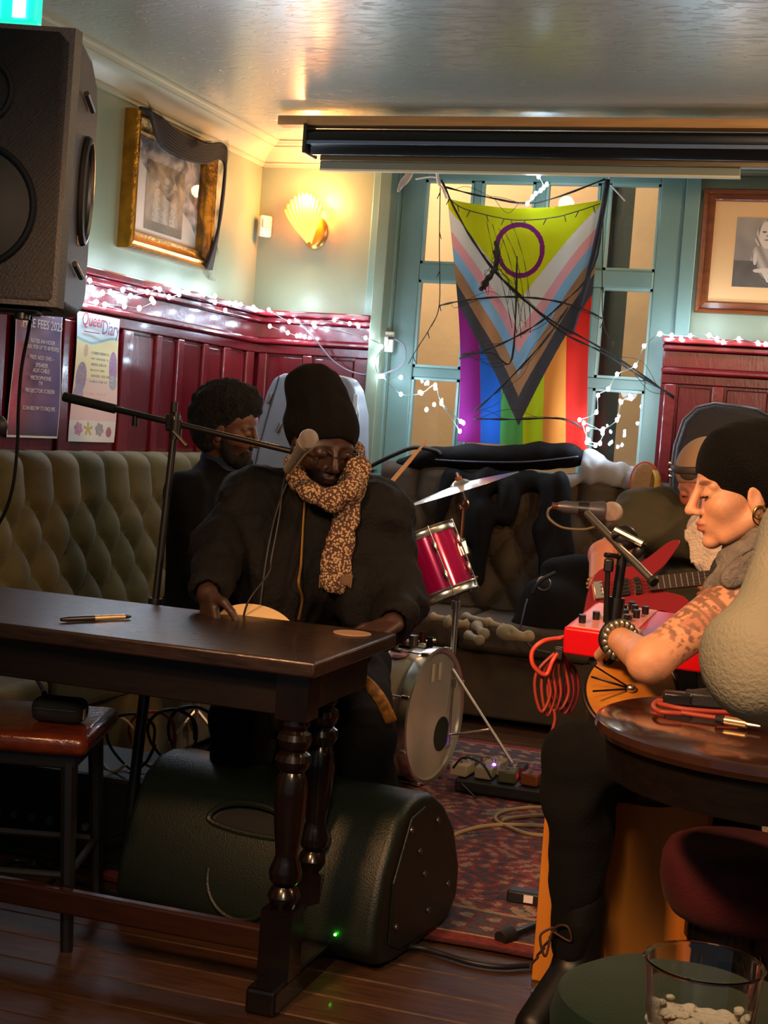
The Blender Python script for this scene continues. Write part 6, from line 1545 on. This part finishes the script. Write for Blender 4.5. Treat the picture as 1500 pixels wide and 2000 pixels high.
MB().lathe([(0, zc-.05), (.16, zc-.05), (.17, zc-.02), (.15, zc), (0, zc)], c_, (0, 0, 1), 32, cap=False).build('seat', BLACK, t)
for k in range(4): MB().tube([c_+V((.11*math.cos(k*PI/2+.7), .11*math.sin(k*PI/2+.7), zc-.04)), c_+V((.15*math.cos(k*PI/2+.7), .15*math.sin(k*PI/2+.7), 0))], .014, 8).build('leg', BLACKM, t)
# bass guitar
t = thing('bass_guitar', 'red solid-body bass guitar held by the bearded player', 'bass guitar', at(1240, 1150, 4.12))
bo = at(1235, 1150, 4.14); bx = (CR*.985+CU*.10+CF*.02).normalized(); bn = (-CF*.93+CU*.30); bn = (bn-bx*bn.dot(bx)).normalized(); by = bn.cross(bx)
pc_ = F_PX/4.14
bl_ = [(-104, -42), (-112, -60), (-100, -84), (-60, -92), (-10, -72), (40, -52), (70, -60), (102, -52), (96, -30), (60, -14), (40, 0), (40, 18), (70, 40), (104, 78), (100, 86), (80, 82), (30, 52), (0, 42), (-30, 46), (-62, 40), (-84, 10)]
pts2 = curve_pts([V((x/pc_, y/pc_, 0)) for x, y in bl_], 4, True)
MB().prism([(p.x, p.y) for p in pts2], bo-bn*.02, bx, by, bn*.038).build('body', mat('red_bass_lacquer', '#8c2630', .2, .1, coat=.7), t, True, bev=.008, seg=3)
def B(x, y, z): return bo+bx*(x/pc_)+by*(y/pc_)+bn*z
def bbox(x0, x1, y0, y1, z0, z1, name, m, bev=0): return MB().prism([(x0/pc_, y0/pc_), (x1/pc_, y0/pc_), (x1/pc_, y1/pc_), (x0/pc_, y1/pc_)], bo+bn*z0, bx, by, bn*(z1-z0)).build(name, m, t, True, bev=bev)
bbox(36, 300, -12, 14, .015, .032, 'neck', mat('maple_neck', '#8a5a2c', .35), .003); bbox(28, 300, -13, 15, .032, .037, 'fretboard', mat('rosewood', '#2a1a12', .4))
for k in range(20):
    x = 300-272*(1-2**(-(k+1)/12.))*1.05
    x = 34+ (k+1)*11.5
    bbox(x, x+1.6, -12, 14, .037, .0385, 'fret', CHROME)
bbox(-30, -8, -16, 18, .018, .028, 'pickup', BLACKM, .002); bbox(2, 14, -16, 18, .018, .028, 'pickup', BLACKM, .002); bbox(-78, -60, -18, 18, .018, .030, 'bridge', CHROME, .002)
for k in range(4): MB().tube([B(-66, -10+7.5*k, .032), B(300, -8+6.2*k, .043)], .0009, 4).build('string', STEEL, t)
for k in range(3): MB().cyl(B(-60+18*k, -52+4*k, .018), B(-60+18*k, -52+4*k, .034), .010, n=14).build('control_knob', CHROME, t)
bbox(300, 370, -18, 22, .012, .03, 'headstock', mat('maple_neck'), .003)

# ---------------------------------------------------------------- D: tattooed keyboard player
kD = 1.05
fD = (-CRx*.99-CFx*.03+V((0, 0, -.13))).normalized()
hD = Head(at(1449, 958, 3.13), fD, V((-.12, -.02, 1)), kD)
nk = at(1520, 1085, 3.25)
fdt = (-CRx*.92-CFx*.1).normalized(); sdd = V((0, 0, 1)).cross(fdt)     # her left = towards the camera
JD = dict(neck=nk, front=fdt, chest=nk+V((.06, .03, -.20)), waist=nk+V((.10, .03, -.36)), pelvis=V((.05, 3.42, .56)))
JD['sh_l'] = at(1470, 1140, 3.05); JD['sh_r'] = JD['sh_l']-sdd*.33+CRx*.13
JD['el_l'] = at(1268, 1292, 2.97); JD['wr_l'] = at(1206, 1246, 3.19)
JD['el_r'] = at(1400, 1270, 3.50); JD['wr_r'] = at(1345, 1230, 3.66)
JD['hip_l'] = V((-.02, 3.34, .55)); JD['hip_r'] = V((.0, 3.50, .55))
JD['kn_l'] = at(1128, 1478, 3.16); JD['an_l'] = at(1132, 1850, 3.17); JD['to_l'] = JD['an_l']+V((-.06, -.13, -.055))
JD['an_l'].z = max(.09, JD['an_l'].z); JD['to_l'].z = .035
JD['kn_r'] = V((-.28, 3.56, .52)); JD['an_r'] = V((-.18, 3.62, .09)); JD['to_r'] = V((-.30, 3.64, .035))
t = person('keyboard player in black beanie with tattooed arm, in profile facing left', V((.02, 3.42, 0)))
def tattoo(pts, c):
    a = np.array(JD['sh_l']); b_ = np.array(JD['el_l']); d = b_-a; L2 = d@d; tt = ((pts-a)@d)/L2
    dist = np.linalg.norm(pts-a-np.clip(tt, 0, 1)[:, None]*d, axis=1)
    m = (dist < .09) & (tt > -.2) & (tt < .93)
    x, y, z = [pts[:, i]*1.0 for i in range(3)]
    n = np.sin(95*x+4*np.sin(70*z))*np.sin(90*z+3*np.sin(80*y+60*x))+.8*np.sin(260*x+170*z+3*np.sin(190*z))*np.sin(210*y+140*z)
    col = np.where((n > .35)[:, None], np.array(lin('#3a2c2c')), c); reds = np.sin(33*x-41*z+1.2)*np.sin(28*y+37*z)
    col = np.where(((reds > .35) & (n < .35))[:, None], c*.35+np.array(lin('#8d3a38'))*.65, col)
    rg = np.abs(((np.linalg.norm(pts-(a+d*.30), axis=1)*85) % 1)-.5) < .22
    near = np.linalg.norm(pts-(a+d*.30+np.array([-.02, -.04, .0])), axis=1) < .055
    col = np.where((near & rg)[:, None], np.array(lin('#3c2c2a')), col)
    fade = np.clip((.93-tt)/.15, 0, 1)[:, None]*.66
    return np.where(m[:, None], c*(1-fade)+col*fade, c)
hd_d = (at(1182, 1275, 3.30)-JD['wr_l']).normalized()
body_mesh(t, JD, hD, '#d29a78', '#a8523e', .0036, [(JD['wr_l'], hd_d, (CRx*-.55+V((0, 0, .75))), dict(side=-1, curl=(.55, .6, .65, .7), thumb=.5)),
    (JD['wr_r'], fdt*.5+CFx*.6, V((0, 0, 1)), dict(side=1, curl=(.4, .4, .4, .4)))], brow='#5a3826', paint=tattoo)
# beanie
f = Field(hD.c-V((.2, .2, .2)), hD.c+V((.24, .2, .22)), .005)
f.ell(hD.p(-.022, 0, .048), (.118, .098, .100), hD.R, .03); f.ell(hD.p(-.080, 0, .045), (.085, .090, .090), hD.R, .04); f.ell(hD.p(-.085, 0, -.03), (.060, .082, .075), hD.R, .04); f.ell(hD.p(-.055, 0, -.03), (.05, .088, .06), hD.R, .03)
f.noise(.002, 30, 3)
# cut along a slanting brim: everything in front of and below the line from forehead to nape
cutn = (hD.f*.80-hD.u*.60).normalized(); cpt = hD.p(.090, 0, .050)
cc_ = cpt+cutn*.40+(hD.f*-.60-hD.u*.80)*.07
f.ell(cc_, (.40, .40, .40), k=.006, op='sub')
f.ell(hD.p(-.052, .048, -.004), (.058, .046, .046), hD.R, .02); f.ell(hD.p(-.075, 0, -.035), (.055, .080, .055), hD.R, .02)
f.mesh('beanie', mat('black_beanie_wool', '#0b0c0c', .95, spec=.2, var=.25, vscale=30, bump=.9, bscale=260), t)
MB().tube([hD.p(.086, .0315, -.0065), hD.p(.0885, .025, -.009), hD.p(.088, .036, -.0085), hD.p(.080, .044, -.006)], .0016, 5).build('lashes', mat('lash', '#1a1010', .6), t)
ear = hD.p(-.010, .088, -.042)
MB().torus(ear, hD.l, .0125, .0032, 28, 8).build('ear_tunnel', mat('ear_gold', '#8a7040', .3, .9), t)
MB().torus(hD.p(-.014, .090, -.050), hD.l+hD.u*.2, .020, .0020, 28, 6).build('ear_hoop', mat('ear_dark', '#3a2a26', .3, .7), t)
# bracelets
wdir = (JD['wr_l']-JD['el_l']).normalized(); wf = frame_from(wdir)
for k in range(18):
    a = k*2*PI/18; MB().ell(JD['wr_l']-wdir*.022+wf @ V((.036*math.cos(a), .034*math.sin(a), 0)), (.008, .006, .010), nu=8, nv=6).build('chain_link', mat('old_silver', '#8f8a7a', .35, .85), t)
MB().torus(JD['wr_l']-wdir*.002, wdir, .034, .009, 32, 8).build('leather_cuff', mat('black_leather', '#15120f', .5), t)
# vest and checked scarf
P = [JD[k_] for k_ in ('sh_l', 'sh_r', 'waist', 'pelvis', 'neck')]
f = Field(*bounds(P, .22), .007); torso(f, JD, .026, .06); f.cap(JD['sh_l'], JD['sh_l'].lerp(JD['el_l'], .15), .068, .060, .03); f.cap(JD['sh_r'], JD['sh_r'].lerp(JD['el_r'], .25), .072, .064, .03); f.cap(JD['waist'], JD['pelvis'], .15, .16, .06)
f.noise(.006, 20, 6)
ax_ = (JD['el_l']-JD['sh_l']).normalized(); f.cap(JD['sh_l']+ax_*.07, JD['el_l'], .060, .09, .004, 'sub')
f.mesh('vest', mat('dark_grey_vest', '#23241f', .85, var=.3, vscale=14, bump=.5, bscale=140), t)
SH = mat('grey_shawl', '#75706a', .9, var=.4, vscale=26, bump=.9, bscale=90)
f = Field(nk-V((.30, .30, .36)), nk+V((.25, .25, .16)), .0055)
sh_ = [at(1520, 1040, 3.12), at(1478, 1070, 3.06), at(1432, 1100, 3.04), at(1400, 1140, 3.03), at(1386, 1180, 3.05)]
for i in range(4): f.cap(sh_[i], sh_[i+1], (.040, .036, .030, .024)[i], (.036, .030, .024, .018)[i], .015)
sh2 = [at(1520, 1070, 3.0), at(1470, 1100, 2.98), at(1430, 1130, 2.99)]
for i in range(2): f.cap(sh2[i], sh2[i+1], .026, .020, .010)
f.cap(sh_[0], nk+V((.05, .1, .05)), .045, .045, .02); f.noise(.003, 55, 2); f.mesh('shawl', SH, t)
P = [JD[k_] for k_ in ('hip_l', 'hip_r', 'kn_l', 'kn_r', 'an_l', 'an_r')]
f = Field(*bounds(P, .16), .008); limbs(f, JD, .016, arms=False); f.ell(JD['pelvis'], (.17, .15, .12), k=.05); f.noise(.004, 22, 8); f.mesh('trousers', mat('black_denim'), t)
shoes(JD, t, mat('black_boot'))
bo_ = JD['an_l']
for k in range(5): MB().tube([bo_+V((-.045-.012*k, -.045, .04-.022*k)), bo_+V((-.052-.012*k, -.01, .035-.022*k)), bo_+V((-.045-.012*k, .03, .04-.022*k))], .003, 5).build('lace', mat('brown_lace', '#3a2018', .6), t)
cable('lace_bow', [bo_+V((-.05, -.05, .05)), bo_+V((-.075, -.06, .03)), bo_+V((-.06, -.065, -.01)), bo_+V((-.05, -.05, .045)), bo_+V((-.02, -.06, .06)), bo_+V((-.01, -.06, .03)), bo_+V((-.05, -.05, .04))], .0028, mat('brown_lace'), t)
t = thing('black_stool', 'black stool under the keyboard player partly hidden by the round table', 'stool', (.04, 3.44, 0))
MB().lathe([(0, .36), (.17, .36), (.18, .40), (.16, .43), (0, .43)], (.05, 3.44, 0), (0, 0, 1), 36, cap=False).build('seat', BLACK, t)
for k in range(4): MB().tube([V((.05+.12*math.cos(k*PI/2+.7), 3.44+.12*math.sin(k*PI/2+.7), .37)), V((.05+.16*math.cos(k*PI/2+.7), 3.44+.16*math.sin(k*PI/2+.7), 0))], .014, 8).build('leg', BLACKM, t)

# ---------------------------------------------------------------- E: out-of-focus listener at the right edge
t = person('listener in a beige jumper, only an arm showing at the right edge', (.2, 1.75, 0))
nkE = V((.26, 1.80, 1.22)); fE = V((-.25, .97, 0)).normalized(); sE = V((0, 0, 1)).cross(fE)
JE = dict(neck=nkE, front=fE, chest=nkE+V((.01, -.02, -.20)), waist=nkE+V((.02, -.04, -.36)), pelvis=nkE+V((.03, -.08, -.58)))
JE['sh_l'] = at(1640, 1060, 1.72); JE['sh_r'] = JE['sh_l']-sE*.36
JE['el_l'] = at(1496, 1290, 1.62); JE['wr_l'] = at(1680, 1400, 1.75); JE['el_r'] = JE['sh_r']+V((.02, .05, -.26)); JE['wr_r'] = JE['el_r']+fE*.23
for s_, q in (('l', 1), ('r', -1)):
    JE['hip_'+s_] = JE['pelvis']+sE*.08*q; JE['kn_'+s_] = JE['hip_'+s_]+fE*.20+V((.12, .0, .0)); JE['an_'+s_] = V((JE['kn_'+s_].x+.05, JE['kn_'+s_].y, .09)); JE['to_'+s_] = JE['an_'+s_]+fE*.14+V((0, 0, -.05))
hE = Head(nkE+V((.03, .02, .17)), fE, V((0, 0, 1)), 1.0)
body_mesh(t, JE, hE, '#c08e70', '#9a5a48', .007, [(JE['wr_l'], V((.8, .3, .1)), V((0, 0, 1)), dict(side=1)), (JE['wr_r'], fE, V((0, 0, 1)), dict(side=-1))], brow='#4a3020')
hE.eyes(t)
P = [JE[k_] for k_ in ('sh_l', 'sh_r', 'el_l', 'el_r', 'wr_l', 'wr_r', 'pelvis', 'neck')]
f = Field(*bounds(P, .2), .007); torso(f, JE, .028, .05); limbs(f, JE, .018, legs=False, cut=.9, k=.04); f.noise(.0022, 22, 3); f.mesh('jumper', mat('beige_jumper', '#cbb28a', .9, var=.08, bump=.3, bscale=200), t)
f = Field(hE.c-V((.16, .16, .12)), hE.c+V((.16, .16, .2)), .006); f.ell(hE.p(-.03, 0, .045), (.105, .086, .09), hE.R, .02); f.ell(hE.p(.11, 0, -.04), (.08, .1, .09), hE.R, .01, 'sub'); f.mesh('hair', mat('brown_hair', '#3a281c', .9, bump=1, bscale=160), t)
P = [JE[k_] for k_ in ('hip_l', 'hip_r', 'kn_l', 'kn_r', 'an_l', 'an_r')]
f = Field(*bounds(P, .16), .011); limbs(f, JE, .016, arms=False); f.ell(JE['pelvis'], (.17, .15, .12), k=.05); f.mesh('trousers', mat('black_denim'), t)
shoes(JE, t, mat('black_boot'))
